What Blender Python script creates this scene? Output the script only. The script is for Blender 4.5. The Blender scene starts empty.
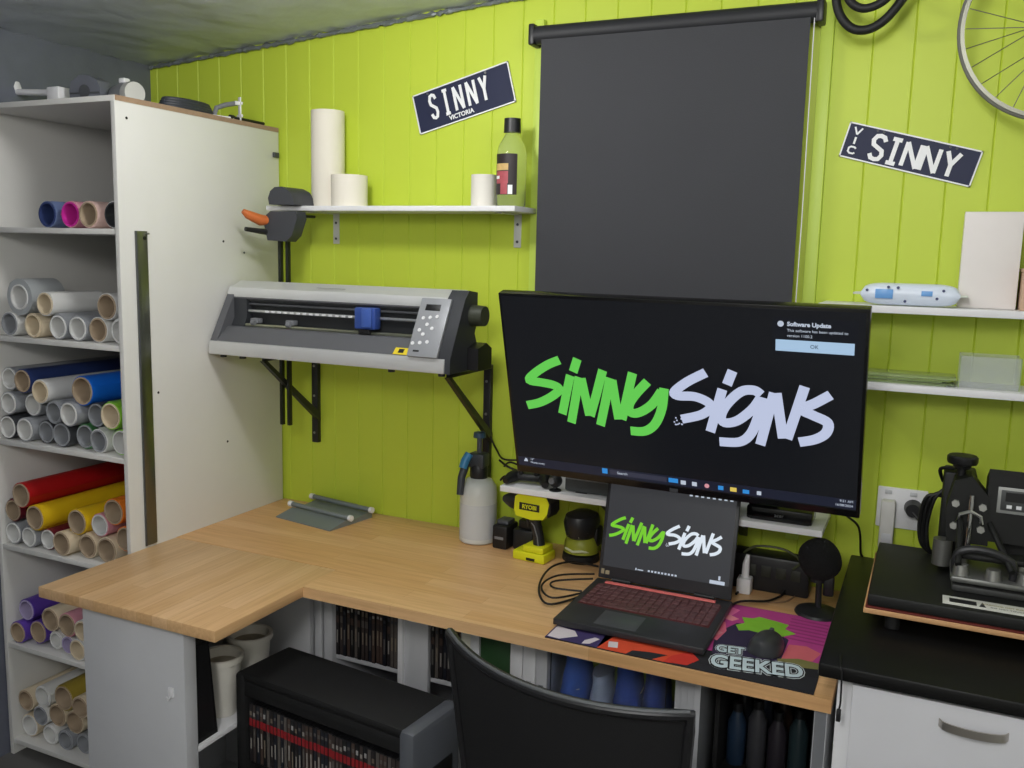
import bpy, bmesh, math, random
from mathutils import Vector, Matrix
random.seed(7)
S = bpy.context.scene
COL = S.collection
PI = math.pi
FZ = -0.155            # floor level (bench top is z = 0.75)

# ------------------------------------------------------------------ materials
def lin(c):
    return tuple(((v/255.0)/12.92 if v/255.0 <= .04045 else ((v/255.0+.055)/1.055)**2.4) for v in c)
_M = {}
def mat(name, rgb, rough=.5, metal=0., var=.06, scale=12., bump=0., emit=0., trans=0., alpha=1., spec=.5, ior=1.45, bscale=None, stretch=None, coat=0.):
    if name in _M: return _M[name]
    m = bpy.data.materials.new(name); m.use_nodes = True
    nt = m.node_tree; b = nt.nodes['Principled BSDF']
    c = lin(rgb)
    b.inputs['Roughness'].default_value = rough
    b.inputs['Metallic'].default_value = metal
    b.inputs['Specular IOR Level'].default_value = spec
    b.inputs['IOR'].default_value = ior
    b.inputs['Transmission Weight'].default_value = trans
    b.inputs['Alpha'].default_value = alpha
    b.inputs['Coat Weight'].default_value = coat
    tc = nt.nodes.new('ShaderNodeTexCoord'); mp = nt.nodes.new('ShaderNodeMapping')
    nt.links.new(tc.outputs['Object'], mp.inputs['Vector'])
    if stretch: mp.inputs['Scale'].default_value = stretch
    nz = nt.nodes.new('ShaderNodeTexNoise'); nz.inputs['Scale'].default_value = scale; nz.inputs['Detail'].default_value = 4
    nt.links.new(mp.outputs['Vector'], nz.inputs['Vector'])
    mx = nt.nodes.new('ShaderNodeMix'); mx.data_type = 'RGBA'
    mx.inputs['A'].default_value = (*[max(0, v*(1-var)) for v in c], 1)
    mx.inputs['B'].default_value = (*[min(1, v*(1+var)) for v in c], 1)
    nt.links.new(nz.outputs['Fac'], mx.inputs['Factor'])
    nt.links.new(mx.outputs['Result'], b.inputs['Base Color'])
    if emit:
        nt.links.new(mx.outputs['Result'], b.inputs['Emission Color']); b.inputs['Emission Strength'].default_value = emit
        nt.links.remove(b.inputs['Base Color'].links[0]); b.inputs['Base Color'].default_value = (.006, .006, .007, 1)
    if bump:
        n2 = nt.nodes.new('ShaderNodeTexNoise'); n2.inputs['Scale'].default_value = bscale or scale*4; n2.inputs['Detail'].default_value = 5
        nt.links.new(mp.outputs['Vector'], n2.inputs['Vector'])
        bp = nt.nodes.new('ShaderNodeBump'); bp.inputs['Strength'].default_value = bump; bp.inputs['Distance'].default_value = .01
        nt.links.new(n2.outputs['Fac'], bp.inputs['Height']); nt.links.new(bp.outputs['Normal'], b.inputs['Normal'])
    _M[name] = m
    return m

def wood_blocks(name, rot, tones, block=(.42, .043), rough=.42):
    m = bpy.data.materials.new(name); m.use_nodes = True
    nt = m.node_tree; b = nt.nodes['Principled BSDF']; b.inputs['Roughness'].default_value = rough
    tc = nt.nodes.new('ShaderNodeTexCoord'); mp = nt.nodes.new('ShaderNodeMapping')
    mp.inputs['Rotation'].default_value = (0, 0, rot)
    nt.links.new(tc.outputs['Object'], mp.inputs['Vector'])
    br = nt.nodes.new('ShaderNodeTexBrick')
    br.inputs['Scale'].default_value = 1; br.inputs['Brick Width'].default_value = block[0]; br.inputs['Row Height'].default_value = block[1]
    br.inputs['Mortar Size'].default_value = .0006; br.inputs['Mortar Smooth'].default_value = .5; br.offset = .37; br.offset_frequency = 2
    br.inputs['Color1'].default_value = (*lin(tones[0]), 1); br.inputs['Color2'].default_value = (*lin(tones[1]), 1); br.inputs['Mortar'].default_value = (*lin(tones[2]), 1)
    nt.links.new(mp.outputs['Vector'], br.inputs['Vector'])
    m2 = nt.nodes.new('ShaderNodeMapping'); m2.inputs['Scale'].default_value = (1.6, 26, 26)
    nt.links.new(mp.outputs['Vector'], m2.inputs['Vector'])
    nz = nt.nodes.new('ShaderNodeTexNoise'); nz.inputs['Scale'].default_value = 3; nz.inputs['Detail'].default_value = 6; nz.inputs['Distortion'].default_value = .4
    nt.links.new(m2.outputs['Vector'], nz.inputs['Vector'])
    mx = nt.nodes.new('ShaderNodeMix'); mx.data_type = 'RGBA'; mx.blend_type = 'MULTIPLY'
    cr = nt.nodes.new('ShaderNodeValToRGB'); cr.color_ramp.elements[0].position = .3; cr.color_ramp.elements[1].position = .7
    cr.color_ramp.elements[0].color = (.72, .64, .55, 1); cr.color_ramp.elements[1].color = (1, 1, 1, 1)
    nt.links.new(nz.outputs['Fac'], cr.inputs['Fac'])
    mx.inputs['Factor'].default_value = .6
    nt.links.new(br.outputs['Color'], mx.inputs['A']); nt.links.new(cr.outputs['Color'], mx.inputs['B'])
    nt.links.new(mx.outputs['Result'], b.inputs['Base Color'])
    return m

# ------------------------------------------------------------------ mesh builder
class MB:
    def __init__(self): self.b = bmesh.new(); self.k = 0
    def box(self, x0, x1, y0, y1, z0, z1, bev=0., mtx=None, seg=2):
        r = bmesh.ops.create_cube(self.b, size=1)
        vs = r['verts']
        for v in vs:
            v.co = Vector(((x0+x1)/2+v.co.x*(x1-x0), (y0+y1)/2+v.co.y*(y1-y0), (z0+z1)/2+v.co.z*(z1-z0)))
        if bev:
            es = list({e for v in vs for e in v.link_edges})
            g = bmesh.ops.bevel(self.b, geom=es, offset=bev, segments=seg, affect='EDGES', profile=.5)
            vs = list({v for f in g['faces'] for v in f.verts} | {v for v in vs if v.is_valid})
        if mtx:
            for v in vs: v.co = mtx @ v.co
        return self
    def loops(self, rings, caps=True, closed=True):
        R = [[self.b.verts.new(p) for p in r] for r in rings]
        n = len(R[0])
        for a, c in zip(R, R[1:]):
            for i in range(n if closed else n-1):
                j = (i+1) % n
                try: self.b.faces.new((a[i], a[j], c[j], c[i]))
                except ValueError: pass
        if caps and n > 2:
            try:
                self.b.faces.new(R[0][::-1]); self.b.faces.new(R[-1])
            except ValueError: pass
        return R
    def tube(self, path, r, seg=10, caps=True, closed=False):
        P = [Vector(p) for p in path]
        rs = r if isinstance(r, (list, tuple)) else [r]*len(P)
        n = len(P); rings = []
        t0 = (P[1]-P[0]).normalized()
        u = t0.orthogonal().normalized()
        for i in range(n):
            if closed: t = (P[(i+1) % n]-P[i-1]).normalized()
            else: t = (P[min(i+1, n-1)]-P[max(i-1, 0)]).normalized()
            u = (u - t*u.dot(t))
            u = u.normalized() if u.length > 1e-6 else t.orthogonal().normalized()
            w = t.cross(u)
            rings.append([P[i]+(u*math.cos(2*PI*k/seg)+w*math.sin(2*PI*k/seg))*rs[i] for k in range(seg)])
        if closed: rings.append(rings[0][:])
        self.loops(rings, caps and not closed)
        return self
    def cyl(self, p0, p1, r0, r1=None, seg=24):
        r1 = r0 if r1 is None else r1
        return self.tube([p0, p1], [r0, r1], seg)
    def ring(self, p0, p1, ro, ri, seg=28):
        p0 = Vector(p0); p1 = Vector(p1); t = (p1-p0).normalized(); u = t.orthogonal().normalized(); w = t.cross(u)
        def c(p, r): return [p+(u*math.cos(2*PI*k/seg)+w*math.sin(2*PI*k/seg))*r for k in range(seg)]
        self.loops([c(p0, ri), c(p0, ro), c(p1, ro), c(p1, ri), c(p0, ri)], caps=False)
        return self
    def lathe(self, prof, c=(0, 0, 0), seg=28, mtx=None, sx=1., sy=1.):
        c = Vector(c); rings = []
        for r, z in prof:
            r = max(r, .0004)
            ring = [Vector((r*sx*math.cos(2*PI*k/seg), r*sy*math.sin(2*PI*k/seg), z)) for k in range(seg)]
            rings.append([(mtx @ p if mtx else p)+c for p in ring])
        self.loops(rings, True)
        return self
    def prism(self, pts, axis, a0, a1, mtx=None):
        def f(p, a):
            v = {'x': (a, p[0], p[1]), 'y': (p[0], a, p[1]), 'z': (p[0], p[1], a)}[axis]
            v = Vector(v); return mtx @ v if mtx else v
        A = [self.b.verts.new(f(p, a0)) for p in pts]; B = [self.b.verts.new(f(p, a1)) for p in pts]
        n = len(pts)
        self.b.faces.new(A[::-1]); self.b.faces.new(B)
        for i in range(n): self.b.faces.new((A[i], A[(i+1) % n], B[(i+1) % n], B[i]))
        return self
    def ribbon(self, path, w, y, th=.0006, plane='xz'):
        """flat brush stroke: polyline of 2-D points widened to w, extruded th"""
        P = [Vector((p[0], p[1])) for p in path]; n = len(P); L = []; R = []
        for i in range(n):
            a = (P[i]-P[max(i-1, 0)]); c = (P[min(i+1, n-1)]-P[i])
            a = a.normalized() if a.length > 1e-9 else c.normalized(); c = c.normalized() if c.length > 1e-9 else a
            t = (a+c); t = t.normalized() if t.length > 1e-6 else a
            nn = Vector((-t.y, t.x)); k = 1/max(.6, nn.dot(Vector((-a.y, a.x))))
            L.append(P[i]+nn*w/2*k); R.append(P[i]-nn*w/2*k)
        self.k += 1; th += self.k*.00012
        def f(p, d): return (p.x, y-d, p.y) if plane == 'xz' else (p.x, p.y, y+d)
        self.loops([[f(L[i], 0), f(L[i], th), f(R[i], th), f(R[i], 0)] for i in range(n)])
        return self
    def quad(self, a, b, c, d):
        self.b.faces.new([self.b.verts.new(p) for p in (a, b, c, d)]); return self
    def build(self, name, m, parent=None, loc=None, rot=None, ang=35):
        bmesh.ops.remove_doubles(self.b, verts=self.b.verts, dist=1e-6)
        bmesh.ops.recalc_face_normals(self.b, faces=self.b.faces)
        me = bpy.data.meshes.new(name); self.b.to_mesh(me); self.b.free()
        me.materials.append(m)
        for p in me.polygons: p.use_smooth = True
        me.set_sharp_from_angle(angle=math.radians(ang))
        o = bpy.data.objects.new(name, me); COL.objects.link(o)
        if parent: o.parent = parent
        if loc: o.location = loc
        if rot: o.rotation_euler = rot
        return o

def tag(o, label, cat, group=None):
    o['label'] = label; o['category'] = cat
    if group: o['group'] = group
    return o
def thing(name, label, cat, loc=(0, 0, 0), rot=(0, 0, 0), group=None):
    o = bpy.data.objects.new(name, None); COL.objects.link(o)
    o.location = loc; o.rotation_euler = rot; o.empty_display_size = .05
    return tag(o, label, cat, group)
def struct(o):
    o['kind'] = 'structure'; return o
def smooth_path(pts, n=6):
    P = [Vector(p) for p in pts]; out = []
    for i in range(len(P)-1):
        p0 = P[max(i-1, 0)]; p1 = P[i]; p2 = P[i+1]; p3 = P[min(i+2, len(P)-1)]
        for k in range(n):
            t = k/n
            out.append(.5*((2*p1)+(p2-p0)*t+(2*p0-5*p1+4*p2-p3)*t*t+(3*p1-p0-3*p2+p3)*t**3))
    out.append(P[-1]); return out
def text(s, size, m, name, parent, loc, rot=(PI/2, 0, 0), sx=1., depth=.0004, bold=0., align='CENTER'):
    cu = bpy.data.curves.new(name, 'FONT'); cu.body = s; cu.size = size; cu.align_x = align; cu.align_y = 'CENTER'
    cu.extrude = depth; cu.offset = bold; cu.resolution_u = 3
    to = bpy.data.objects.new(name, cu); COL.objects.link(to)
    dg = bpy.context.evaluated_depsgraph_get(); dg.update()
    me = bpy.data.meshes.new_from_object(to.evaluated_get(dg))
    bpy.data.objects.remove(to); bpy.data.curves.remove(cu)
    me.materials.clear(); me.materials.append(m); me.name = name
    for v in me.vertices: v.co.x *= sx
    o = bpy.data.objects.new(name, me); COL.objects.link(o); o.parent = parent
    o.location = loc; o.rotation_euler = rot
    return o
def copy_tree(o, parent=None):
    c = o.copy(); COL.objects.link(c)
    if parent: c.parent = parent
    for ch in o.children: copy_tree(ch, c)
    return c

# common materials
WHITE = mat('white_melamine', (216, 215, 211), .45, var=.02)
GREYW = mat('grey_melamine', (196, 197, 200), .5, var=.03)
PAINTW = mat('white_paint', (228, 228, 230), .5, var=.02)
BLACK = mat('black_plastic', (26, 26, 28), .42, var=.15)
SATIN = mat('satin_black', (32, 33, 35), .4, var=.1)
MATTE = mat('matte_black', (17, 17, 18), .75, var=.15)
RUBBER = mat('black_rubber', (24, 24, 25), .6, var=.15)
DGREY = mat('dark_grey_plastic', (74, 76, 80), .5, var=.06)
MGREY = mat('mid_grey_plastic', (120, 122, 126), .45, var=.05)
SILVER = mat('brushed_aluminium', (205, 207, 208), .32, .85, var=.06, stretch=(1, 30, 30))
STEEL = mat('steel', (165, 165, 162), .3, 1., var=.08)
CHROME = mat('chrome', (215, 215, 215), .15, 1., var=.03)
CARD = mat('cardboard_core', (176, 156, 132), .85, var=.1, scale=30)
LETTER = mat('plate_lettering', (240, 241, 243), .45, var=.02)

# ------------------------------------------------------------------ setting
def ceil_z(x): return 2.604+.073*x
XL, XR, YF = -1.085, 3.0, -4.3
lime = mat('lime_paint', (193, 212, 66), .5, var=.035, scale=2.2)
b = MB(); g = .003; d = .0035; xs = []; P = .1122; x = .413-P*14
prof = [(XL-.05, 0.)]
while x < XR:
    if x > XL+.02: prof += [(x-g, 0.), (x, d), (x+g, 0.)]
    x += P
prof.append((XR+.05, 0.))
def wall_rows(z_of): return [Vector((px, py, z_of(px))) for px, py in prof]
b.loops([wall_rows(lambda q: FZ), wall_rows(lambda q: ceil_z(q)+.04)], caps=False, closed=False)
struct(b.build('wall_back', lime, ang=20))
b = MB(); b.quad((XL, YF, FZ), (XL, .05, FZ), (XL, .05, 2.62), (XL, YF, 2.62))
foil_d = mat('dark_foil', (112, 116, 130), .5, .3, var=.25, scale=5, bump=.5, bscale=9)
struct(b.build('wall_left', foil_d))
b = MB(); b.quad((XR, YF, FZ), (XR, .05, FZ), (XR, .05, 2.9), (XR, YF, 2.9))
plaster = mat('pale_plaster', (205, 205, 200), .8, var=.03)
struct(b.build('wall_right', plaster))
b = MB(); b.quad((XL, YF, FZ), (XR, YF, FZ), (XR, YF, 2.9), (XL, YF, 2.9))
struct(b.build('wall_front', plaster))
b = MB(); b.quad((XL, YF, FZ), (XR, YF, FZ), (XR, .05, FZ), (XL, .05, FZ))
struct(b.build('floor', mat('concrete_floor', (96, 95, 93), .7, var=.15, scale=4)))
# foil-faced sloping ceiling, crinkled
b = MB(); nx, ny = 90, 80; rnd = random.Random(3)
grid = [[b.b.verts.new((XL+(XR-XL)*i/nx, YF+(.02-YF)*j/ny, ceil_z(XL+(XR-XL)*i/nx)+rnd.uniform(-.006, .006))) for j in range(ny+1)] for i in range(nx+1)]
for i in range(nx):
    for j in range(ny): b.b.faces.new((grid[i][j], grid[i+1][j], grid[i+1][j+1], grid[i][j+1]))
foil = mat('ceiling_foil', (188, 193, 202), .45, .2, var=.14, scale=3, bump=.4, bscale=12)
struct(b.build('ceiling', foil, ang=180))
# loose crumpled foil edge along the wall top
b = MB(); rnd = random.Random(5); rings = []
for i in range(140):
    x = XL+.02+i*(2.0/139); z = ceil_z(x)-.012
    rr = .007+rnd.uniform(-.002, .003)
    rings.append([Vector((x+rnd.uniform(-.004, .004), -.016+rr*math.cos(a)*.8+rnd.uniform(-.003, .003), z+rr*math.sin(a)+rnd.uniform(-.003, .003))) for a in [k*2*PI/8 for k in range(8)]])
b.loops(rings)
struct(b.build('trim_1', mat('silver_foil', (120, 126, 128), .45, .3, var=.1), ang=20))
# lime architrave around the window the blind covers
for i, (x0, x1) in enumerate(((.69, .722), (1.612, 1.65))):
    b = MB(); b.box(x0, x1, -.022, -.0005, .9, 2.56, .003)
    struct(b.build('trim_%d' % (i+2), mat('lime_trim', (200, 224, 92), .45, var=.03)))
b = MB(); b.box(.75, 1.575, -.012, -.001, 1.0, 2.46, .002)
struct(b.build('window_1', mat('dark_glass', (22, 24, 26), .15, var=.1)))

# ------------------------------------------------------------------ roller blind
t = thing('roller_blind', 'large charcoal roller blind pulled down behind the television', 'blind', (1.17, -.055, 2.50))
blindm = mat('blind_fabric', (62, 63, 67), .8, var=.07, scale=3, bump=.08, bscale=260)
b = MB(); n = 24
rows = []
for j in range(13):
    z = -.02-1.0*j/12
    rows.append([Vector((-.430+.850*i/n, .012*math.sin(i*.31+1)*.25*(j/12)-.026, z)) for i in range(n+1)])
R1 = b.loops(rows, caps=False, closed=False)
rows2 = [[p+Vector((0, .0015, 0)) for p in r] for r in rows]
b.loops(rows2, caps=False, closed=False)
b.build('fabric', blindm, t)
b = MB(); b.cyl((-.47, 0, 0), (.436, 0, .0), .030, seg=28); b.build('roller', mat('blind_roll', (40, 41, 45), .55, var=.1), t)
for sx in (-.478, .434):
    b = MB(); b.box(sx, sx+.022, -.03, .054, -.034, .034, .006); b.build('end_bracket', SATIN, t)
b = MB(); b.box(-.430, .420, -.034, -.016, -1.04, -1.015, .004); b.build('bottom_bar', SATIN, t)
b = MB(); b.tube([(.430, -.02, 0), (.433, -.022, -.6), (.431, -.02, -1.0)], .0016, 6); b.build('pull_cord', PAINTW, t)

# ------------------------------------------------------------------ number plates
navy = mat('plate_navy', (30, 36, 66), .6, var=.05)
SG = {'S': [[(.95, .80), (.78, .96), (.5, 1), (.22, .96), (.05, .78), (.14, .6), (.5, .5), (.86, .4), (.95, .22), (.78, .04), (.5, 0), (.22, .04), (.05, .2)]],
      'I': [[(.5, 0), (.5, 1)], [(.16, 1), (.84, 1)], [(.16, 0), (.84, 0)]],
      'N': [[(.06, 0), (.06, 1)], [(.06, 1), (.94, 0)], [(.94, 0), (.94, 1)]],
      'Y': [[(0.03, 1), (.5, .48)], [(.97, 1), (.5, .48)], [(.5, .5), (.5, 0)]],
      'V': [[(0, 1), (.5, 0)], [(1, 1), (.5, 0)]],
      'C': [[(.95, .8), (.75, .97), (.3, .97), (.05, .75), (.05, .25), (.3, .03), (.75, .03), (.95, .2)]]}
def letters(b, s, xs, w, h, z0, sw, y):
    for ch, xc in zip(s, xs):
        for st in SG[ch]:
            pts = [(xc-w/2+p[0]*w*(1.2 if ch == 'N' else 1)-(.1*w if ch == 'N' else 0), z0+p[1]*h) for p in st]
            b.ribbon(pts, sw, y, .0012)
def plate(label, loc, ang, W, H, xs, w, h, z0, sw):
    t = thing('number_plate', label, 'number plate', loc, (0, -ang, 0), 'number plates on the lime wall')
    b = MB(); b.box(-W/2, W/2, -.002, .0, -H/2, H/2, .0); b.build('plate', navy, t)
    b = MB()
    for r in ((-W/2, W/2, H/2-.004, H/2), (-W/2, W/2, -H/2, -H/2+.004), (-W/2, -W/2+.004, -H/2, H/2), (W/2-.004, W/2, -H/2, H/2)):
        b.box(r[0], r[1], -.0045, -.0018, r[2], r[3])
    b.build('border', LETTER, t)
    b = MB(); letters(b, 'SINNY', xs, w, h, z0, sw, -.002); b.build('lettering', LETTER, t)
    return t
t = plate('navy number plate reading SINNY with VICTORIA beneath, tilted up, left of the blind', (.413, -.0028, 2.309), .254, .372, .134,
          (-.113, -.063, -.015, .036, .084), .026, .078, -.030, .0100)
t.scale = (1.06, 1.0, 1.06); t.location = (.410, -.0028, 2.319)
text('VICTORIA', .021, LETTER, 'state_name', t, (-.016, -.0028, -.047), bold=.0006)
b = MB()
for x in (-.125, .1):
    b.cyl((x, -.002, .056), (x, -.006, .056), .004, seg=10)
b.build('screw', STEEL, t)
t = plate('slim navy number plate reading VIC SINNY, tilted down, right of the blind', (1.88, -.0028, 2.095), -.2577, .372, .103,
          (-.088, -.041, .009, .060, .117), .038, .068, -.037, .0118)
b = MB(); letters(b, 'V', (-.156,), .022, .020, .020, .005, -.002)
b.box(-.159, -.153, -.0035, -.002, -.008, .012)
letters(b, 'C', (-.156,), .022, .020, -.036, .005, -.002); b.build('state_letters', LETTER, t)
b = MB()
for x in (-.103, -.085, .1, .118):
    b.cyl((x, -.002, .043), (x, -.006, .043), .0035, seg=10)
b.build('screw', DGREY, t)

# ------------------------------------------------------------------ tall white shelving unit
X0, YC, ZT = -.404, -.80, 2.245
t = thing('shelving_unit', 'tall white melamine shelving unit full of vinyl rolls in the left corner', 'shelving unit', (-.73, -.4, FZ))
ox, oy, oz = -.73, -.4, FZ
def ub(x0, x1, y0, y1, z0, z1, bev=.0008):
    return MB().box(x0-ox, x1-ox, y0-oy, y1-oy, z0-oz, z1-oz, bev)
ub(X0-.018, X0, YC, -.012, FZ, ZT-.018).build('side_panel', WHITE, t)
ub(-1.078, -1.06, YC, -.012, FZ, ZT-.018).build('side_panel', WHITE, t)
ub(-1.078, X0, YC, -.012, ZT-.018, ZT).build('top_board', WHITE, t)
ub(X0-.020, X0+.0008, YC+.002, -.012, ZT-.016, ZT+.0008, 0).build('chipboard_edge', mat('raw_chipboard', (158, 132, 108), .9, var=.2, scale=60), t)
ub(-1.06, X0-.018, -.02, -.012, FZ+.06, ZT-.018).build('back_panel', GREYW, t)
SHZ = [1.829, 1.449, 1.072, .677, .294, -.091]
for z in SHZ:
    ub(-1.06, X0-.018, YC+.002, -.02, z-.018, z).build('shelf', WHITE, t)
for (yy, zz) in ((-.755, 2.18), (-.33, 1.80), (-.33, 1.05), (-.66, 1.28), (-.22, 1.76)):
    b = MB(); b.cyl((X0-ox-.001, yy-oy, zz-oz), (X0-ox+.0012, yy-oy, zz-oz), .0045, seg=10); b.build('screw_hole', BLACK, t)
b = MB(); b.box(X0-ox, X0-ox+.012, -.05-oy, -.022-oy, 2.13-oz, 2.15-oz, .002); b.build('hinge_plate', DGREY, t)

# steel straightedge hung on the unit's side
t = thing('steel_ruler', 'long steel straightedge hanging on the side of the white shelving unit', 'ruler', (X0+.0045, -.715, .757))
b = MB(); b.box(-.003, .001, -.025, .025, 0, 1.068, .001); b.build('blade', mat('worn_aluminium', (118, 120, 112), .28, .9, var=.15, scale=3, stretch=(1, 1, 3)), t)
b = MB(); b.box(.001, .0035, -.0265, -.020, 0, 1.068, .001); b.build('edge_strip', DGREY, t)
b = MB(); b.cyl((.0005, .012, 1.045), (.0035, .012, 1.045), .006, seg=12); b.build('hanging_hole', BLACK, t)
b = MB(); b.cyl((-.0035, .022, 1.06), (.012, .022, 1.06), .003, seg=8); b.build('nail', STEEL, t)

# ------------------------------------------------------------------ vinyl rolls in the unit
VC = {'grey blue': (104, 120, 160), 'pink': (216, 150, 165), 'magenta': (208, 40, 160), 'beige': (222, 190, 182), 'tan': (176, 156, 132), 'white': (222, 222, 220),
      'charcoal': (58, 60, 64), 'navy': (44, 60, 110), 'silver': (168, 172, 174), 'cream': (222, 206, 178), 'grey': (150, 153, 158), 'blue': (24, 110, 222), 'lime': (140, 205, 60),
      'green': (70, 125, 75), 'red': (176, 22, 26), 'yellow': (236, 196, 30), 'orange': (236, 128, 36), 'maroon': (104, 28, 44), 'purple': (92, 62, 160), 'lilac': (176, 164, 200), 'olive': (168, 148, 60)}
def vm(c): return mat('vinyl_'+c.replace(' ', '_'), VC[c], .42, var=.04)
def cm(c): return CARD if c == 'tan' else mat('core_'+c.replace(' ', '_'), VC[c], .8, var=.06)
TUBES = [[0, -0.768, 1.875, 0.045, "grey blue", "navy"], [0, -0.6577, 1.875, 0.045, "pink", "magenta"], [0, -0.5605, 1.875, 0.045, "beige", "tan"], [0, -0.469, 1.875, 0.045, "white", "charcoal"], [1, -0.9125, 1.5896, 0.065, "silver", "white"], [1, -0.7827, 1.5714, 0.0425, "white", "cream"], [1, -0.5127, 1.5734, 0.046, "white", "tan"], [1, -0.9674, 1.4935, 0.044, "white", "grey"], [1, -0.855, 1.4935, 0.044, "cream", "cream"], [1, -0.7417, 1.4935, 0.044, "grey", "white"], [1, -0.6488, 1.4935, 0.044, "grey", "white"], [1, -0.5575, 1.4935, 0.044, "white", "tan"], [1, -0.468, 1.4935, 0.044, "white", "white"], [2, -1.0175, 1.2912, 0.0425, "grey", "white"], [2, -0.9295, 1.291, 0.044, "navy", "tan"], [2, -0.8456, 1.2598, 0.044, "white", "cream"], [2, -0.6413, 1.2791, 0.0525, "blue", "tan"], [2, -1.0058, 1.2053, 0.0425, "grey", "white"], [2, -0.9133, 1.2036, 0.0425, "grey", "white"], [2, -0.7907, 1.1895, 0.0425, "grey", "grey"], [2, -0.6926, 1.1956, 0.044, "grey", "white"], [2, -0.5853, 1.1987, 0.044, "charcoal", "grey"], [2, -0.4922, 1.2086, 0.0475, "lime", "cream"], [2, -1.0153, 1.1165, 0.044, "charcoal", "white"], [2, -0.9258, 1.1165, 0.044, "grey", "white"], [2, -0.8347, 1.115, 0.0425, "charcoal", "grey"], [2, -0.7384, 1.1175, 0.045, "charcoal", "grey"], [2, -0.6469, 1.1175, 0.045, "green", "grey"], [2, -0.558, 1.115, 0.0425, "white", "grey"], [2, -0.469, 1.1175, 0.045, "lime", "white"], [3, -0.9512, 0.8737, 0.0475, "red", "tan"], [3, -0.893, 0.7967, 0.0475, "yellow", "tan"], [3, -0.6993, 0.8056, 0.0475, "yellow", "tan"], [3, -0.6011, 0.8052, 0.0425, "pink", "white"], [3, -0.5281, 0.8641, 0.0475, "orange", "tan"], [3, -0.4774, 0.775, 0.045, "orange", "tan"], [3, -1.0175, 0.72, 0.0425, "grey", "white"], [3, -1.0132, 0.8064, 0.0425, "maroon", "tan"], [3, -0.9335, 0.7175, 0.04, "grey", "white"], [3, -0.852, 0.7175, 0.04, "maroon", "white"], [3, -0.7577, 0.7225, 0.045, "cream", "tan"], [3, -0.6553, 0.7225, 0.045, "cream", "tan"], [3, -0.557, 0.725, 0.0475, "cream", "tan"], [4, -0.9954, 0.4206, 0.0425, "purple", "lilac"], [4, -0.8616, 0.4111, 0.045, "cream", "tan"], [4, -0.7601, 0.4145, 0.045, "pink", "tan"], [4, -1.0175, 0.337, 0.0425, "purple", "tan"], [4, -0.9294, 0.3497, 0.045, "purple", "tan"], [4, -0.8504, 0.3295, 0.035, "white", "white"], [4, -0.7789, 0.3295, 0.035, "white", "lilac"], [4, -0.7017, 0.3355, 0.041, "white", "cream"], [4, -0.6735, 0.413, 0.04, "white", "cream"], [5, -0.8132, 0.1153, 0.05, "olive", "tan"], [5, -0.93, 0.0925, 0.0425, "white", "white"], [5, -1.0175, 0.0596, 0.0425, "cream", "tan"], [5, -0.7153, 0.1078, 0.0425, "cream", "tan"], [5, -0.8651, 0.0306, 0.045, "cream", "tan"], [5, -1.015, -0.0455, 0.045, "cream", "white"], [5, -0.7733, 0.0259, 0.045, "cream", "tan"], [5, -0.8139, -0.0505, 0.04, "grey", "grey"], [5, -0.8954, -0.0505, 0.04, "white", "white"], [5, -0.7324, -0.0505, 0.04, "grey", "grey"], [5, -0.9492, 0.0107, 0.04, "white", "grey"]]
SHN = ['the top shelf', 'the second shelf down', 'the third shelf down', 'the fourth shelf down', 'the fifth shelf down', 'the bottom shelf']
ORD = ['first', 'second', 'third', 'fourth', 'fifth', 'sixth', 'seventh', 'eighth', 'ninth']
rnd = random.Random(11)
rows = {}
for i, q in enumerate(TUBES):
    base = SHZ[q[0]]
    row = 'bottom' if q[2]-q[3] < base+.015 else ('middle' if q[0] in (2, 5) and q[2] < base+.155 else 'upper')
    if q[0] == 0: row = 'only'
    rows.setdefault((q[0], row), []).append(i)
for (si, row), ids in rows.items():
    ids.sort(key=lambda k: TUBES[k][1])
    for o_, k in enumerate(ids):
        _, x, z, r, co, ci = TUBES[k]
        lab = '%s vinyl roll, %s from the left in the %s row on %s' % (co, ORD[o_], row, SHN[si])
        if row == 'only': lab = '%s vinyl roll with %s inside, %s from the left on %s' % (co, ci, ORD[o_], SHN[si])
        y0 = -.785+rnd.uniform(-.006, .03) - (.015 if co in ('red', 'blue') else 0)
        L = .60+rnd.uniform(-.05, .1)
        t = thing('vinyl_roll', lab, 'roll', (x, y0, z), (0, 0, 0), 'vinyl rolls on '+SHN[si]); ry = Matrix.Rotation(rnd.uniform(0, 6), 3, 'Y'); r -= .0009
        if si == 1 and row == 'upper' and x < -.7: L = .14 if co == 'silver' else .22
        thick = .02 if co == 'silver' else .0035
        b = MB(); b.ring((0, .003, 0), (0, L-.003, 0), r, r-thick+.0002, 26)
        # loose end of the sheet: a small lap along the roll
        b.prism([(r*.985, -.006), (r*1.0, 0), (r*.985, .02)], 'y', .003, L-.003, mtx=ry)
        b.build('vinyl', vm(co), t)
        b = MB(); b.ring((0, 0, 0), (0, L, 0), r-thick, max(r-thick-.005, .01), 26); b.build('core', cm(ci), t)

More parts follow.
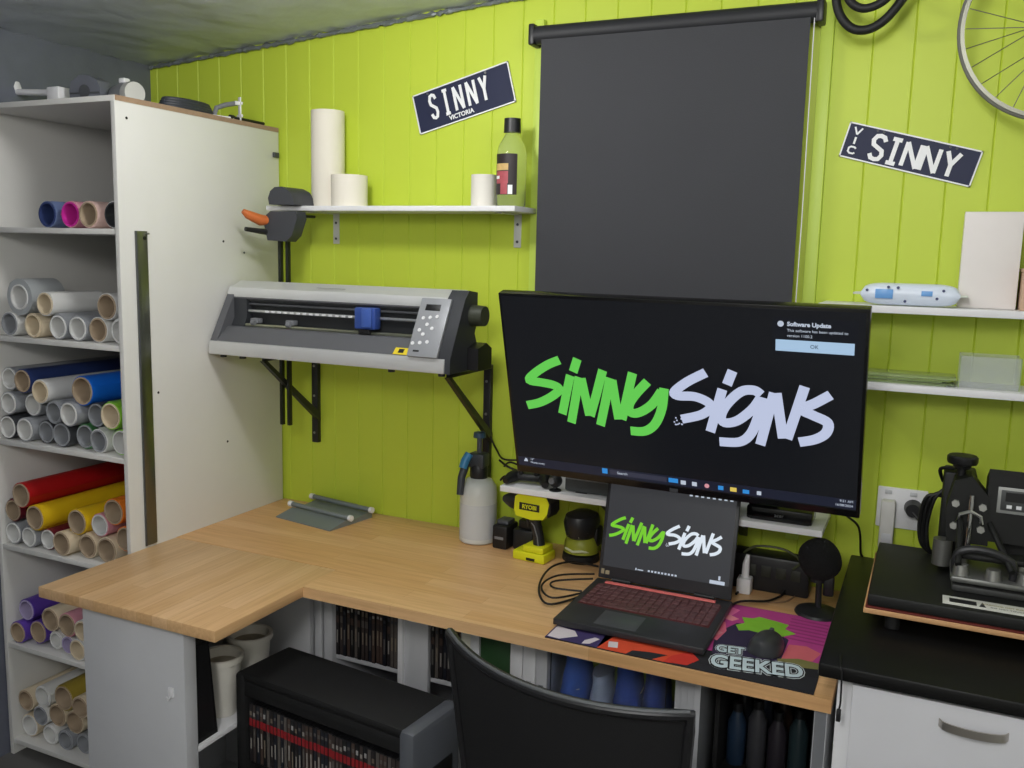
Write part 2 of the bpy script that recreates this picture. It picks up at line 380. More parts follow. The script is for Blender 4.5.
# ------------------------------------------------------------------ odds and ends on top of the unit
t = thing('lamp_pole', 'white lamp pole lying across the top of the shelving unit, far left', 'lamp', (-.90, -.62, ZT))
b = MB(); b.cyl((-.2, 0, .072), (.0, 0, .060), .011, seg=16); b.build('pole', PAINTW, t)
b = MB(); b.lathe([(.0, -.03), (.026, -.022), (.03, .0), (.026, .02), (.0, .03)], (-.21, 0, .088), 18); b.cyl((-.21, 0, 0), (-.21, 0, .07), .018, seg=16); b.build('clamp_head', PAINTW, t)
b = MB(); b.box(.0, .06, -.03, .03, 0, .075, .005); b.build('socket_box', PAINTW, t)
t = thing('tape_dispenser', 'rounded grey tape dispenser on top of the shelving unit', 'tape dispenser', (-.737, -.6, ZT), (0, 0, .1))
b = MB(); b.prism([(-.065, 0), (.065, 0), (.068, .06), (.055, .09), (.02, .108), (-.025, .108), (-.058, .09), (-.068, .06)], 'y', -.03, .03); b.build('body', mat('smoky_plastic', (104, 107, 116), .4, var=.08), t)
b = MB(); b.cyl((0, -.034, .055), (0, .034, .055), .022, seg=20); b.build('hub', DGREY, t)
b = MB(); b.box(-.064, .064, -.033, .033, .046, .052, .001); b.build('seam', DGREY, t)
t = thing('security_camera', 'pale grey bullet camera lying at the front edge of the unit top', 'camera', (-.57, -.60, ZT))
b = MB(); b.tube([(-.09, .03, .036), (-.06, .02, .042), (.0, 0, .045), (.03, -.01, .042)], [.022, .034, .037, .03], 20); b.build('body', mat('pale_grey_plastic', (128, 131, 134), .45), t)
b = MB(); b.tube([(.024, -.008, .042), (.032, -.010, .041), (.06, -.018, .04)], [.036, .0385, .036], 20); b.build('hood', mat('hood_grey', (190, 190, 186), .5), t)
b = MB(); b.box(-.06, -.03, -.02, .05, 0, .02, .004); b.build('foot', MGREY, t)
b = MB(); b.box(-.02, .008, -.015, .012, .076, .094, .005); b.build('joint', PAINTW, t)
t = thing('cable_coil', 'black coiled cable lying on the right edge of the unit top', 'cable', (-.478, -.42, ZT))
b = MB()
for k in range(4):
    b.tube([(.05*math.cos(a)*(1-.06*k), .115*math.sin(a)*(1-.05*k), .009+.009*k) for a in [i*2*PI/28 for i in range(28)]], .008, 8, closed=True)
b.build('coil', mat('grey_cable', (52, 55, 62), .5), t)
t = thing('wall_bracket', 'small white jointed arm with slotted plate on the unit top near the wall', 'bracket', (-.43, -.27, ZT), (0, 0, -.35))
b = MB(); b.box(-.018, .018, -.09, .02, 0, .008, .002); b.build('base', PAINTW, t)
b = MB(); b.tube([(0, -.05, .006), (0, -.04, .035), (0, -.005, .05), (0, .04, .062)], .009, 10); b.build('arm', MGREY, t)
b = MB(); b.box(-.008, .008, .05, .055, .0, .085, .001)
for k in (0, 1):
    b.box(-.018, .018, .049, .056, .012+k*.045, .022+k*.045, .001)
b.box(-.01, .01, .03, .05, .055, .068)
b.build('slotted_plate', PAINTW, t)
t = thing('drill_bit', 'thin dark metal rod lying on the unit top closest to the wall', 'rod', (-.415, -.17, ZT))
b = MB(); b.cyl((0, -.08, .007), (0.004, .08, .007), .006, seg=10); b.cyl((0, -.1, .007), (0, -.08, .007), .009, seg=10); b.build('rod', mat('dark_steel', (50, 50, 48), .4, .6), t)

# ------------------------------------------------------------------ left wall shelf and what stands on it
t = thing('wall_shelf', 'white wall shelf above the cutting plotter', 'shelf', (.235, 0, 1.927))
b = MB(); b.box(-.548, .478, -.2, -.001, -.009, .009, .0015); b.build('board', PAINTW, t)
for x in (-.372, .4):
    b = MB(); b.box(x-.014, x+.014, -.004, -.0005, -.125, -.009, .001); b.box(x-.014, x+.014, -.16, -.0005, -.013, -.009, .001)
    br = b.build('bracket', mat('zinc_bracket', (206, 208, 206), .45, .1), t)
    b = MB()
    for z in (-.045, -.105): b.cyl((x, -.0045, z), (x, -.006, z), .005, seg=10)
    b.build('screw', DGREY, br)
def paper_roll(label, x, y, z, r, h, m):
    t = thing('tape_roll', label, 'roll', (x, y, z), (0, 0, 0), 'transfer tape rolls on the wall shelf')
    b = MB(); b.ring((0, 0, 0), (0, 0, h), r, r*.52, 40); b.build('tape', m, t)
    b = MB(); b.ring((0, 0, -.0), (0, 0, h+.001), r*.52, r*.46, 32); b.build('core', CARD, t)
TP = mat('transfer_paper', (232, 226, 212), .6, var=.02); TP2 = mat('transfer_paper_b', (224, 220, 210), .55, var=.02)
paper_roll('tall cream transfer tape roll standing upright on the wall shelf', -.122, -.074, 1.9365, .062, .352, TP)
paper_roll('short wide cream tape roll in front of the tall one on the wall shelf', .010, -.125, 1.9365, .066, .112, TP)
paper_roll('small cream tape roll beside the bottle on the wall shelf', .548, -.1, 1.9365, .044, .108, TP2)
t = thing('cleaner_bottle', 'clear bottle with black cap and dark printed label on the wall shelf', 'bottle', (.656, -.11, 1.9365))
b = MB(); b.lathe([(.0, 0), (.046, .0), (.050, .006), (.050, .168), (.045, .2), (.026, .232), (.022, .24), (.022, .25), (0, .25)], seg=32)
b.build('body', mat('clear_plastic', (235, 240, 225), .08, trans=.92, ior=1.2, var=.0), t)
b = MB()
def patch(a0, a1, z0, z1, r):
    n = 14
    b.loops([[Vector((r*math.cos(a0+(a1-a0)*i/n), r*math.sin(a0+(a1-a0)*i/n), z)) for i in range(n+1)] for z in (z0, z1)], caps=False, closed=False)
patch(-3.0, -.75, .038, .172, .0506); b.build('label', mat('label_print', (44, 36, 38), .5, var=.1), t)
b = MB()
patch(-2.35, -1.35, .075, .115, .0512); patch(-1.9, -1.4, .04, .075, .0512); b.build('label_photo', mat('label_rose', (176, 84, 92), .5, var=.3, scale=60), t)
b = MB(); patch(-2.4, -1.35, .118, .14, .0512); b.build('label_title', mat('label_gold', (206, 172, 110), .5, var=.3, scale=80), t)
b = MB(); patch(-2.4, -2.0, .09, .1, .0515); patch(-1.35, -1.05, .04, .07, .0512); b.build('label_panel', LETTER, t)
b = MB(); b.cyl((0, 0, .244), (0, 0, .290), .029, .0275, 28); b.build('cap', SATIN, t)

# bar clamp gripping the shelf's left end
t = thing('bar_clamp', 'dark grey bar clamp with orange lever gripping the left end of the wall shelf', 'clamp', (-.214, -.221, 1.916))
GC = mat('clamp_grey', (62, 64, 70), .5)
for dx in (-.016, .018):
    b = MB(); b.box(dx-.0065, dx+.0065, -.008, .008, -.80, -.02, .001); b.build('bar', mat('clamp_bar', (34, 38, 30), .4, .4), t)
b = MB(); b.prism([(-.045, .0215), (-.05, .045), (-.04, .07), (-.02, .084), (.012, .086), (.04, .074), (.062, .05), (.07, .0215)], 'y', -.026, .10)
b.build('upper_jaw', GC, t)
b = MB(); b.prism([(-.06, -.05), (-.05, -.016), (-.03, -.003), (.085, -.003), (.09, -.03), (.066, -.09), (.04, -.112), (-.045, -.108)], 'y', -.038, .018)
b.build('lower_jaw', GC, t)
b = MB(); b.box(-.03, .07, .0, .10, -.022, -.0035 - .0085, .003); b.build('pad', BLACK, t)
b = MB(); b.tube([(-.045, -.02, -.035), (-.065, -.05, -.036), (-.085, -.095, -.018), (-.092, -.112, -.006)], [.015, .021, .016, .009], 12); b.build('lever', mat('clamp_orange', (198, 106, 52), .45), t)
b = MB(); b.tube([(-.045, -.02, -.078), (-.065, -.055, -.076), (-.085, -.11, -.07)], [.013, .010, .008], 10); b.build('trigger', BLACK, t)

# ------------------------------------------------------------------ plotter support brackets and vinyl cutting plotter
for x, lab in ((-.233, 'black folding wall bracket under the left part of the cutting plotter'), (.535, 'black folding wall bracket under the right end of the cutting plotter')):
    t = thing('support_bracket', lab, 'bracket', (x, 0, 1.3), group='brackets under the plotter')
    z1 = .081
    b = MB(); b.box(-.013, .016, -.022, -.0005, -.29 if x < 0 else -.34, z1, .002); b.build('wall_bar', SATIN, t)
    b = MB(); b.box(.008, .026, -.34, -.022, .070, .081, .002); b.build('arm', SATIN, t)
    b = MB(); b.prism([(-.02, -.20), (-.02, -.165), (-.33, z1-.01), (-.352, z1-.01)], 'x', .008, .026); b.build('brace', SATIN, t)
    b = MB()
    for z in (.02, -.1, -.25): b.cyl((0, -.022, z), (0, -.0245, z), .005, seg=10)
    b.build('screw', STEEL, t)

t = thing('cutting_plotter', 'silver and grey vinyl cutting plotter on black wall brackets', 'plotter', (.1, -.33, 1.395))
# local frame: x -.49 .. .50, y -.10 (front) .. +.095 (back)
PG = mat('plotter_grey', (92, 93, 97), .5, var=.04); PL = mat('plotter_silver', (206, 207, 206), .35, .25, var=.03); PD = mat('plotter_dark', (52, 54, 58), .5)
sec = lambda pts, x0, x1, n, m, par=t: MB().prism(pts, 'x', x0, x1).build(n, m, par)
sec([(-.10, 0), (-.103, .006), (-.098, .046), (-.088, .050), (-.05, .03), (-.05, 0)], -.49, .485, 'front_rail', PL)
sec([(-.05, 0), (-.05, .03), (.075, .03), (.075, 0)], -.485, .48, 'base', PD)
sec([(-.094, .049), (-.040, .098), (.0, .100), (.0, .03), (-.05, .03), (-.088, .050)], -.482, .405, 'platen', PG)
sec([(.03, .03), (.03, .232), (.07, .232), (.07, .03)], -.482, .44, 'rear_wall', mat('plotter_rear_dark', (38, 40, 42), .55))  # dark grey rear wall behind the rails
sec([(.0, .205), (-.002, .222), (.006, .238), (.07, .262), (.085, .25), (.085, .215), (.03, .2)], -.485, .475, 'top_cover', PL)
sec([(.001, .2), (.001, .207), (.03, .215), (.03, .185)], -.482, .44, 'top_lip', PG)
# left end frame: slanted grey cheek
sec([(-.094, .048), (.0, .215), (.03, .215), (.03, .03), (-.05, .03)], -.489, -.458, 'end_cheek', PG)
sec([(-.05, .04), (.0, .13), (.0, .2), (.03, .2), (.03, .04)], -.458, -.40, 'side_mechanism', PD)
# right end cap
sec([(-.098, .0), (-.096, .05), (.0, .235), (.03, .262), (.088, .255), (.088, .16), (.07, .12), (.09, .08), (.095, .0)], .44, .505, 'end_cap', PD)
sec([(.02, .002), (.02, .075), (.08, .09), (.12, .07), (.12, .002)], .503, .545, 'connector_block', BLACK)
b = MB(); b.cyl((.505, .055, .18), (.55, .055, .18), .036, .033, 24); b.build('feed_knob', mat('knob_olive', (58, 62, 50), .5), t)
# rails, rollers, carriage
b = MB(); b.cyl((-.458, .014, .155), (.44, .014, .155), .006, seg=12); b.build('guide_rail', SILVER, t)
b = MB(); b.cyl((-.458, .018, .18), (.44, .018, .18), .005, seg=12); b.build('belt_rail', DGREY, t)
b = MB(); b.cyl((-.44, -.004, .104), (.41, -.004, .104), .0065, seg=12); b.build('grit_roller', mat('roller_steel', (170, 172, 150), .3, .9), t)
for x in (-.36, -.20, .33):
    b = MB(); b.box(x-.018, x+.018, -.008, .02, .112, .13, .003); b.cyl((x-.008, -.012, .114), (x+.008, -.012, .114), .009, seg=14); b.build('pinch_roller', MGREY, t)
b = MB(); b.box(.09, .175, -.026, .012, .118, .192, .006); c = b.build('carriage', mat('carriage_blue', (52, 78, 150), .35), t)
b = MB(); b.box(.125, .165, -.036, -.026, .125, .19, .004); b.build('blade_holder', mat('carriage_blue_b', (66, 94, 168), .35), c)
b = MB(); b.box(.105, .15, -.024, .0, .1, .118, .003); b.build('blade_foot', BLACK, c)
b = MB()
for k in range(14): b.box(-.32+k*.028, -.306+k*.028, .006, .009, .152, .159)
b.build('rail_scale', LETTER, t)
# control panel on the slant
an = math.atan2(.187, .098)
pm = Matrix.Translation((0, -.098, .045)) @ Matrix.Rotation(an, 4, 'X')
def onp(x0, x1, u0, u1, h0, h1, bev=0): return MB().box(x0, x1, u0, u1, h0, h1, bev, mtx=pm)
cp = onp(.350, .462, -.0, .208, .0, .013, .003).build('control_panel', mat('panel_silver', (150, 152, 156), .4, .1), t)
onp(.375, .43, .163, .185, .0125, .0145, .001).build('display', BLACK, cp)
b = MB()
for (px, py) in ((.377, .135), (.402, .138), (.427, .142), (.397, .113), (.374, .092), (.419, .1), (.391, .078), (.362, .045), (.388, .048), (.414, .052)):
    q = pm @ Vector((px, py, .0125)); q2 = pm @ Vector((px, py, .0155)); b.cyl(q, q2, .0062, seg=12)
b.build('button', PAINTW, cp)
onp(.37, .392, .016, .022, .0125, .014).build('status_slot', BLACK, cp)
b = MB(); b.prism([(-.0935, .0515), (-.072, .071), (-.0705, .0695), (-.092, .0502)], 'x', .288, .343); w = b.build('warning_sticker', mat('sticker_yellow', (232, 208, 50), .5), t)
b = MB(); b.prism([(-.0895, .0565), (-.077, .0678), (-.0766, .0672), (-.089, .0559)], 'x', .305, .325); b.build('sticker_symbol', BLACK, w)
for x in (-.45, -.36, .27, .46):
    b = MB(); b.cyl((x, -.07, -.012), (x, -.07, 0), .012, seg=12); b.build('foot', BLACK, t)
b = MB(); b.box(-.1, .02, .02, .024, .2485, .2485+.001); b.build('top_marking', MGREY, t)

# ------------------------------------------------------------------ bicycle wheel and hanging rubber loops
t = thing('bicycle_wheel', 'spoked bicycle wheel hanging on the wall at the top right', 'wheel', (2.228, -.15, 2.40))
R = .25; circ = lambda r, y, n=72: [(r*math.cos(k*2*PI/n), y, r*math.sin(k*2*PI/n)) for k in range(n)]
b = MB(); b.tube(circ(R-.006, 0), .0062, 10, closed=True); b.build('tyre', mat('grey_tyre', (104, 104, 96), .6), t)
b = MB(); b.ring((0, -.011, 0), (0, .011, 0), R-.008, R-.018, 72); b.build('rim', mat('rim_alloy', (128, 128, 116), .35, .8), t)
b = MB(); b.cyl((0, -.035, 0), (0, .035, 0), .012, seg=16); b.cyl((0, -.03, 0), (0, -.027, 0), .024, seg=20); b.cyl((0, .027, 0), (0, .03, 0), .024, seg=20); b.cyl((0, -.06, 0), (0, .149, 0), .005, seg=10)
b.build('hub', STEEL, t)
for k in range(28):
    a = k*2*PI/28; s = 1 if k % 2 else -1; a2 = a+s*.9*(1 if k % 4 < 2 else -1)
    b = MB(); b.cyl((.022*math.cos(a2), s*.028, .022*math.sin(a2)), ((R-.02)*math.cos(a), 0, (R-.02)*math.sin(a)), .0013, seg=6); b.build('spoke', mat('spoke_steel', (120, 122, 104), .35, .8), t)
t = thing('rubber_hose', 'thick black rubber hose looped and hanging right of the blind top', 'hose', (1.745, -.13, 2.5))
b = MB()
loop = smooth_path([(-.075, 0, .14), (-.085, 0, .05), (-.075, 0, -.02), (-.04, 0, -.068), (.005, 0, -.078), (.05, 0, -.055), (.09, 0, -.005), (.12, 0, .05), (.14, 0, .14)])
b.tube(loop, .0125, 12); b.build('outer_loop', RUBBER, t)
b = MB(); loop = smooth_path([(-.05, -.028, .14), (-.058, -.028, .04), (-.04, -.028, -.008), (0, -.028, -.028), (.05, -.028, -.008), (.075, -.028, .04), (.09, -.028, .14)])
b.tube(loop, .0115, 12); b.build('inner_loop', RUBBER, t)
b = MB(); b.cyl((-.09, -.03, .135), (.15, -.03, .135), .008, seg=10); b.cyl((.03, -.03, .135), (.03, .13, .135), .007, seg=10); b.build('hook', STEEL, t)

# ------------------------------------------------------------------ right wall shelves and contents
for z, lab in ((1.651, 'upper white wall shelf holding the wipes, right of the television'), (1.433, 'lower white wall shelf holding the acrylic, right of the television')):
    t = thing('wall_shelf', lab, 'shelf', (2.2, 0, z), group='white shelves right of the television')
    b = MB(); b.box(-.52 if z > 1.6 else -.46, .5, -.2, -.001, -.010, .010, .0015); b.build('board', PAINTW, t)
    for x in (.26, .46):
        b = MB(); b.prism([(-.001, -.010), (-.001, -.1), (-.012, -.1), (-.15, -.016), (-.15, -.010)], 'x', x-.002, x+.002); b.build('bracket', PAINTW, t)
t = thing('wipes_packet', 'white and pale blue packet of wet wipes on the upper right shelf', 'packet', (1.918, -.155, 1.6615))
wp = mat('wipes_film', (216, 226, 240), .3, var=.08, scale=14)
b = MB(); rings = []
for k in range(25):
    u = -1+2*k/24; x = u*.128
    f = max(0., 1-abs(u)**6)**.5
    hz = .004+.027*f; hy = .037*(1 if abs(u) < .95 else .97)
    rings.append([Vector((x, hy*math.copysign(abs(math.cos(a))**.6, math.cos(a)), .032+hz*math.copysign(abs(math.sin(a))**.7, math.sin(a)))) for a in [i*2*PI/20 for i in range(20)]])
b.loops(rings); b.build('packet', wp, t)
for sx in (-1, 1):
    b = MB(); b.box(sx*.126, sx*.146, -.036, .036, .030, .034, .0008); b.build('crimped_end', mat('crimp', (206, 212, 200), .35), t)
for q_ in ((-.088, -.042, .020, .046), (.03, .058, .030, .044)):
    MB().box(q_[0], q_[1], -.0395, -.0370, q_[2], q_[3], .0005).build('logo_panel', mat('wipes_blue', (110, 165, 225), .35), t)
b = MB()
for x, z in ((-.11, .042), (-.03, .051), (-.055, .052), (.085, .046), (.07, .024), (-.01, .014)): b.cyl((x, -.034, z), (x, -.039, z), .004, seg=8)
b.build('dot_print', mat('wipes_navy', (60, 70, 110), .4), t)
t = thing('paper_box', 'tall white cardboard box standing on the upper right shelf', 'box', (2.112, -.062, 1.6615))
b = MB(); b.box(-.072, .072, -.05, .05, 0, .262, .002); b.build('carton', mat('white_carton', (232, 226, 222), .6, var=.02), t)
b = MB(); b.box(-.072, .072, -.0505, -.0, .2615, .2628, .0003); b.build('lid_flap', PAINTW, t)
t = thing('wooden_box', 'small pale wooden box at the right end of the upper shelf', 'box', (2.276, -.10, 1.6615))
pw = mat('pale_wood', (200, 168, 140), .6, var=.1, scale=6, stretch=(1, 1, 12))
b = MB(); b.box(-.085, .085, -.06, .06, 0, .102, .002); b.build('body', pw, t)
b = MB(); b.box(-.087, .087, -.062, .062, .102, .112, .002); b.build('lid', pw, t)
acr = mat('clear_acrylic', (225, 235, 235), .06, trans=.9, ior=1.15, var=0.)
acg = mat('acrylic_edge', (196, 214, 160), .1, trans=.5, ior=1.3, var=0.)
for k, (x0, x1, y0, y1) in enumerate(((-.19, .10, -.075, .075), (-.175, .12, -.08, .07), (-.18, .09, -.07, .08), (-.195, .11, -.078, .072), (-.17, .125, -.07, .075))):
    t = thing('acrylic_sheet', ['clear acrylic sheet at the bottom of the stack on the lower right shelf', 'second clear acrylic sheet from the bottom on the lower right shelf', 'middle clear acrylic sheet of the stack on the lower right shelf',
        'second clear acrylic sheet from the top on the lower right shelf', 'topmost clear acrylic sheet of the stack on the lower right shelf'][k], 'sheet', (1.93, -.1, 1.4435+k*.0046), group='acrylic sheets on the lower shelf')
    b = MB(); b.box(x0, x1, y0, y1, 0, .004, .0005); b.build('sheet', acr if k % 2 else acg, t)
t = thing('acrylic_box', 'open clear acrylic box at the right of the lower shelf', 'box', (2.135, -.1, 1.4435))
b = MB(); b.box(-.075, .075, -.06, .06, 0, .003); b.box(-.075, .075, -.06, -.057, .003, .088); b.box(-.075, .075, .057, .06, .003, .088); b.box(-.075, -.072, -.057, .057, .003, .088); b.box(.072, .075, -.057, .057, .003, .088)
b.build('walls', mat('frosted_acrylic', (214, 220, 222), .25, alpha=.22, var=0.), t)
b = MB(); b.box(.0725, .0755, -.0605, -.0575, 0, .088); b.box(-.0755, -.0725, -.0605, -.0575, 0, .088); b.build('bright_edge', acg, t)

# ------------------------------------------------------------------ L-shaped bench
OAK = wood_blocks('beech_blocks', 0, ((226, 184, 134), (216, 168, 114), (192, 146, 98)), (.62, .058))
OAKR = wood_blocks('beech_blocks_turned', PI/2, ((226, 188, 142), (214, 172, 122), (192, 150, 104)), (.62, .058))
TH = .034
t = tag(MB().box(0, .695, -1.153, -.60, -TH, 0, .003).build('worktop', OAKR, loc=(X0+.001, 0, .75)), 'beech block worktop arm running out beside the white shelving unit', 'worktop')
t = tag(MB().prism([(0, -.002), (0, -.5995), (.6955, -.5995), (.6955, -.775), (2.242, -.775), (2.242, -.002)], 'z', -TH, 0).build('worktop', OAK, loc=(X0+.001, 0, .75)), 'long beech block worktop along the lime wall carrying the laptop', 'worktop')
UB = .75-TH
# pedestal under the left arm
t = thing('pedestal_cabinet', 'white open-sided pedestal cabinet under the left bench arm', 'cabinet', (-.06, -.8, FZ))
def pb(x0, x1, y0, y1, z0, z1, bev=.001): return MB().box(x0+.06, x1+.06, y0+.8, y1+.8, z0-FZ, z1-FZ, bev)
pb(-.257, .144, -1.12, -1.074, FZ, UB-.001).build('end_panel', GREYW, t)
pb(-.257, .144, -.55, -.53, FZ, UB-.001).build('end_panel', GREYW, t)
pb(-.257, -.24, -1.074, -.55, FZ, UB-.001).build('back_panel', GREYW, t)
pb(-.24, .144, -1.074, -.55, .318, .336).build('shelf', PAINTW, t)
pb(-.24, .144, -1.074, -.55, FZ+.05, FZ+.068).build('bottom_board', GREYW, t)
h = MB().box(.06+.085, .06+.105, .8-1.128, .8-1.1205, .50-FZ, .53-FZ, .003).build('stick_on_hook', PAINTW, t)
b = MB(); b.tube([(.155, -.328, .503-FZ), (.155, -.336, .497-FZ), (.155, -.34, .508-FZ)], .003, 8); b.build('hook_tip', PAINTW, h)
t = thing('document_box', 'black tapered document box inside the pedestal cabinet beside the white bins', 'box', (.085, -1.03, .3365))
b = MB(); b.prism([(-.040, 0), (.045, 0), (.012, .345), (-.040, .345)], 'x', -.09, .05); b.build('body', MATTE, t)
b = MB(); b.prism([(-.030, .02), (.032, .02), (.01, .30), (-.030, .30)], 'x', .05, .0515); b.build('end_face', BLACK, t)
def bin_(label, x, y, r, h, tilt):
    t = thing('waste_bin', label, 'bin', (x, y, .3365), (0, 0, tilt), 'white bins in the pedestal cabinet')
    wbm = mat('bin_plastic', (222, 218, 208), .4)
    b = MB(); b.lathe([(0, 0), (r*.72, 0), (r*.76, .006), (r, h), (r+.004, h), (r+.004, h+.006), (r-.004, h+.004), (r*.74, .012), (0, .012)], seg=32); b.build('body', wbm, t)
    b = MB(); b.ring((0, 0, h-.012), (0, 0, h+.004), r+.007, r+.001, 32); b.build('rim', wbm, t)
    b = MB(); b.lathe([(0, h-.03), (r*.93, h-.03), (r*.93, h-.026), (0, h-.02)], seg=24); b.build('contents', mat('bin_contents', (176, 168, 152), .8, var=.4, scale=40), t)
bin_('nearer white plastic bin inside the pedestal cabinet', .062, -.885, .060, .185, 0)
bin_('farther white plastic bin inside the pedestal cabinet', .045, -.735, .066, .195, .5)

# ------------------------------------------------------------------ disc cases
def case_proto(name, m_case, m_spine, band):
    t = bpy.data.objects.new(name, None); COL.objects.link(t)
    b = MB(); b.box(0, .0138, 0, .135, 0, .19, .0012, seg=1); b.build('case', m_case, t)
    b = MB(); b.box(.0012, .0126, -.0006, .0004, .004, .186); s = b.build('spine_sleeve', m_spine, t)
    b = MB(); b.box(.0012, .0126, -.0010, -.0005, .118, .142); b.build('spine_band', band, s)
    b = MB(); z_ = .03+random.random()*.04; b.box(.0045, .0092, -.0010, -.0005, z_, z_+.03+random.random()*.03); b.build('spine_title', random.choice(TT), s)
    b = MB(); z_ = .15+random.random()*.015; b.box(.003, .0108, -.0010, -.0005, z_, z_+.008+random.random()*.01); b.build('spine_logo', random.choice(TT), s)
    return t
CB = mat('case_black', (26, 26, 28), .35)
redb = mat('band_red', (150, 34, 40), .4)
TT = [mat('title_%d' % i, c, .4, var=.3, scale=90) for i, c in enumerate([(150, 146, 140), (96, 92, 88), (120, 110, 96), (70, 72, 80), (170, 168, 166)])]
SP = [mat('sleeve_%d' % i, c, .35, var=.3, scale=60) for i, c in enumerate([(40, 36, 38), (60, 52, 50), (34, 36, 44), (74, 60, 54), (28, 28, 30), (90, 84, 80)])]
red_protos = [case_proto('disc_case', CB, SP[i], redb) for i in range(6)]
dark_protos = [case_proto('disc_case', CB, SP[i], [SP[3], SP[5], SP[2], SP[1]][i % 4]) for i in range(6)]
used = set()
def put_case(protos, k, parentmat, label, group):
    p = protos[k % len(protos)]
    if p.name in used: p = copy_tree(p)
    used.add(p.name)
    p.matrix_world = parentmat; p.location = parentmat.to_translation(); p.rotation_euler = parentmat.to_euler()
    tag(p, label, 'disc case', group)
# black media cabinet in front of the bench
CABR = math.radians(-6)
cab = thing('media_cabinet', 'low black media cabinet with grey ends standing under the bench', 'cabinet', (.477, -.955, FZ), (0, 0, CABR))
H = .508-FZ
def cb(x0, x1, y0, y1, z0, z1, bev=.004): return MB().box(x0, x1, y0, y1, z0, z1, bev)
cb(-.32, .318, .0, .215, H-.025, H, .008).build('top', MATTE, cab)
cb(-.32, .30, .0, .018, H-.072, H-.025, .003).build('front_rail', MATTE, cab)
cb(-.32, .318, .197, .215, .02, H-.025).build('back_panel', MATTE, cab)
cb(-.33, -.288, -.004, .215, .0, H-.004, .012).build('corner_post', MATTE, cab)
ge = cb(.30, .355, -.012, .215, .0, H+.004, .018).build('end_panel', mat('end_grey', (84, 87, 93), .45), cab)
cb(.352, .358, .04, .17, H-.20, H-.13, .004).build('handle_slot', BLACK, ge)
cb(-.285, .30, .018, .197, H-.30, H-.285).build('shelf', MATTE, cab)
cb(-.285, .30, .018, .197, .02, .045).build('bottom_board', MATTE, cab)
cm_ = Matrix.Translation((.477, -.955, FZ)) @ Matrix.Rotation(CABR, 4, 'Z')
for k in range(40):
    put_case(red_protos, random.randrange(6) if k > 5 else k, cm_ @ Matrix.Translation((-.282+k*.01445, .006+random.random()*.004, H-.2845)), 'disc case with red-banded spine in the packed row inside the black media cabinet', 'red-banded cases in the media cabinet')
# bookcase under the bench along the wall
t = thing('bookcase', 'pale grey bookcase under the middle of the bench behind the media cabinet', 'bookcase', (.38, -.3, FZ))
def kb(x0, x1, y0, y1, z0, z1, bev=.001): return MB().box(x0-.38, x1-.38, y0+.3, y1+.3, z0-FZ, z1-FZ, bev)
kb(.165, .20, -.5, -.03, FZ, UB-.001).build('side_panel', GREYW, t)
kb(.472, .49, -.515, -.03, FZ, UB-.001).build('divider', PAINTW, t)
kb(.49, .578, -.5, -.48, FZ, UB-.001).build('filler_panel', GREYW, t)
kb(.70, .716, -.5, -.03, FZ, UB-.001).build('side_panel', GREYW, t)
kb(.165, .716, -.03, -.02, FZ, UB-.001).build('back_panel', GREYW, t)
kb(.20, .472, -.48, -.03, .376, .392).build('shelf', GREYW, t)
kb(.578, .70, -.48, -.03, .376, .392).build('shelf', GREYW, t)
kb(.20, .70, -.48, -.03, FZ+.05, FZ+.066).build('shelf', GREYW, t)
for k in range(18):
    put_case(dark_protos, k if k < 6 else random.randrange(6), Matrix.Translation((.203+k*.0147, -.485+random.random()*.006, .3925)), 'dark disc case in the row left of the white divider under the bench', 'dark cases left of the divider')
for k in range(8):
    put_case(dark_protos, random.randrange(6), Matrix.Translation((.580+k*.0147, -.485+random.random()*.006, .3925)), 'dark disc case in the row right of the grey filler panel under the bench', 'dark cases right of the filler panel')
# grey tall panel closing the corner
t = thing('corner_panel', 'pale grey panel in the dark corner under the bench, left of the disc cases', 'panel', (.10, -.5, FZ))
b = MB(); b.box(-.055, .0595, -.009, .009, 0, UB-FZ-.001, .001); b.build('panel', GREYW, t)
b = MB(); b.box(-.03, -.026, -.0105, -.009, .05, UB-FZ-.02); b.build('seam', MGREY, t)

# things under the bench to the right, behind the chair
def folder(label, x, w, y, z, h, d_, m, name='magazine_file', cat='file', grp=None):
    t = thing(name, label, cat, (x, y, z), group=grp)
    b = MB(); b.box(0, w, 0, d_, 0, h, .0015); b.build('body', m, t)
    b = MB(); b.box(w*.3, w*.7, -.001, .0, h*.3, h*.5); b.build('spine_label', GREYW if m is PAINTW else MGREY, t)
LZ = .36
t = thing('low_shelf', 'white low shelf under the bench behind the office chair', 'shelf', (1.08, -.4, FZ))
b = MB(); b.box(-.345, .345, -.2, .2, LZ-FZ-.018, LZ-FZ-.0005, .001); b.build('board', PAINTW, t)
b = MB(); b.box(-.345, -.327, -.2, .2, 0, LZ-FZ-.018, .001); b.build('support', GREYW, t)
b = MB(); b.box(.327, .345, -.2, .2, 0, LZ-FZ-.018, .001); b.build('support', GREYW, t)
greenb = mat('book_green', (40, 74, 40), .5); creamb = mat('paper_cream', (206, 204, 190), .6)
folder('first pale file from the left under the bench behind the chair', .745, .03, -.58, LZ, .29, .2, creamb)
folder('second pale file from the left under the bench behind the chair', .777, .03, -.585, LZ, .29, .2, GREYW)
folder('wide dark green binder under the bench behind the chair', .81, .10, -.58, LZ, .30, .22, greenb, 'binder', 'binder')
folder('white file right beside the dark green binder under the bench', .915, .04, -.59, LZ, .32, .24, PAINTW)
folder('white file in the middle between binder and blue tub under the bench', .957, .04, -.59, LZ, .32, .24, PAINTW)
folder('grey-white file touching the blue tub under the bench', .999, .036, -.59, LZ, .31, .24, GREYW)
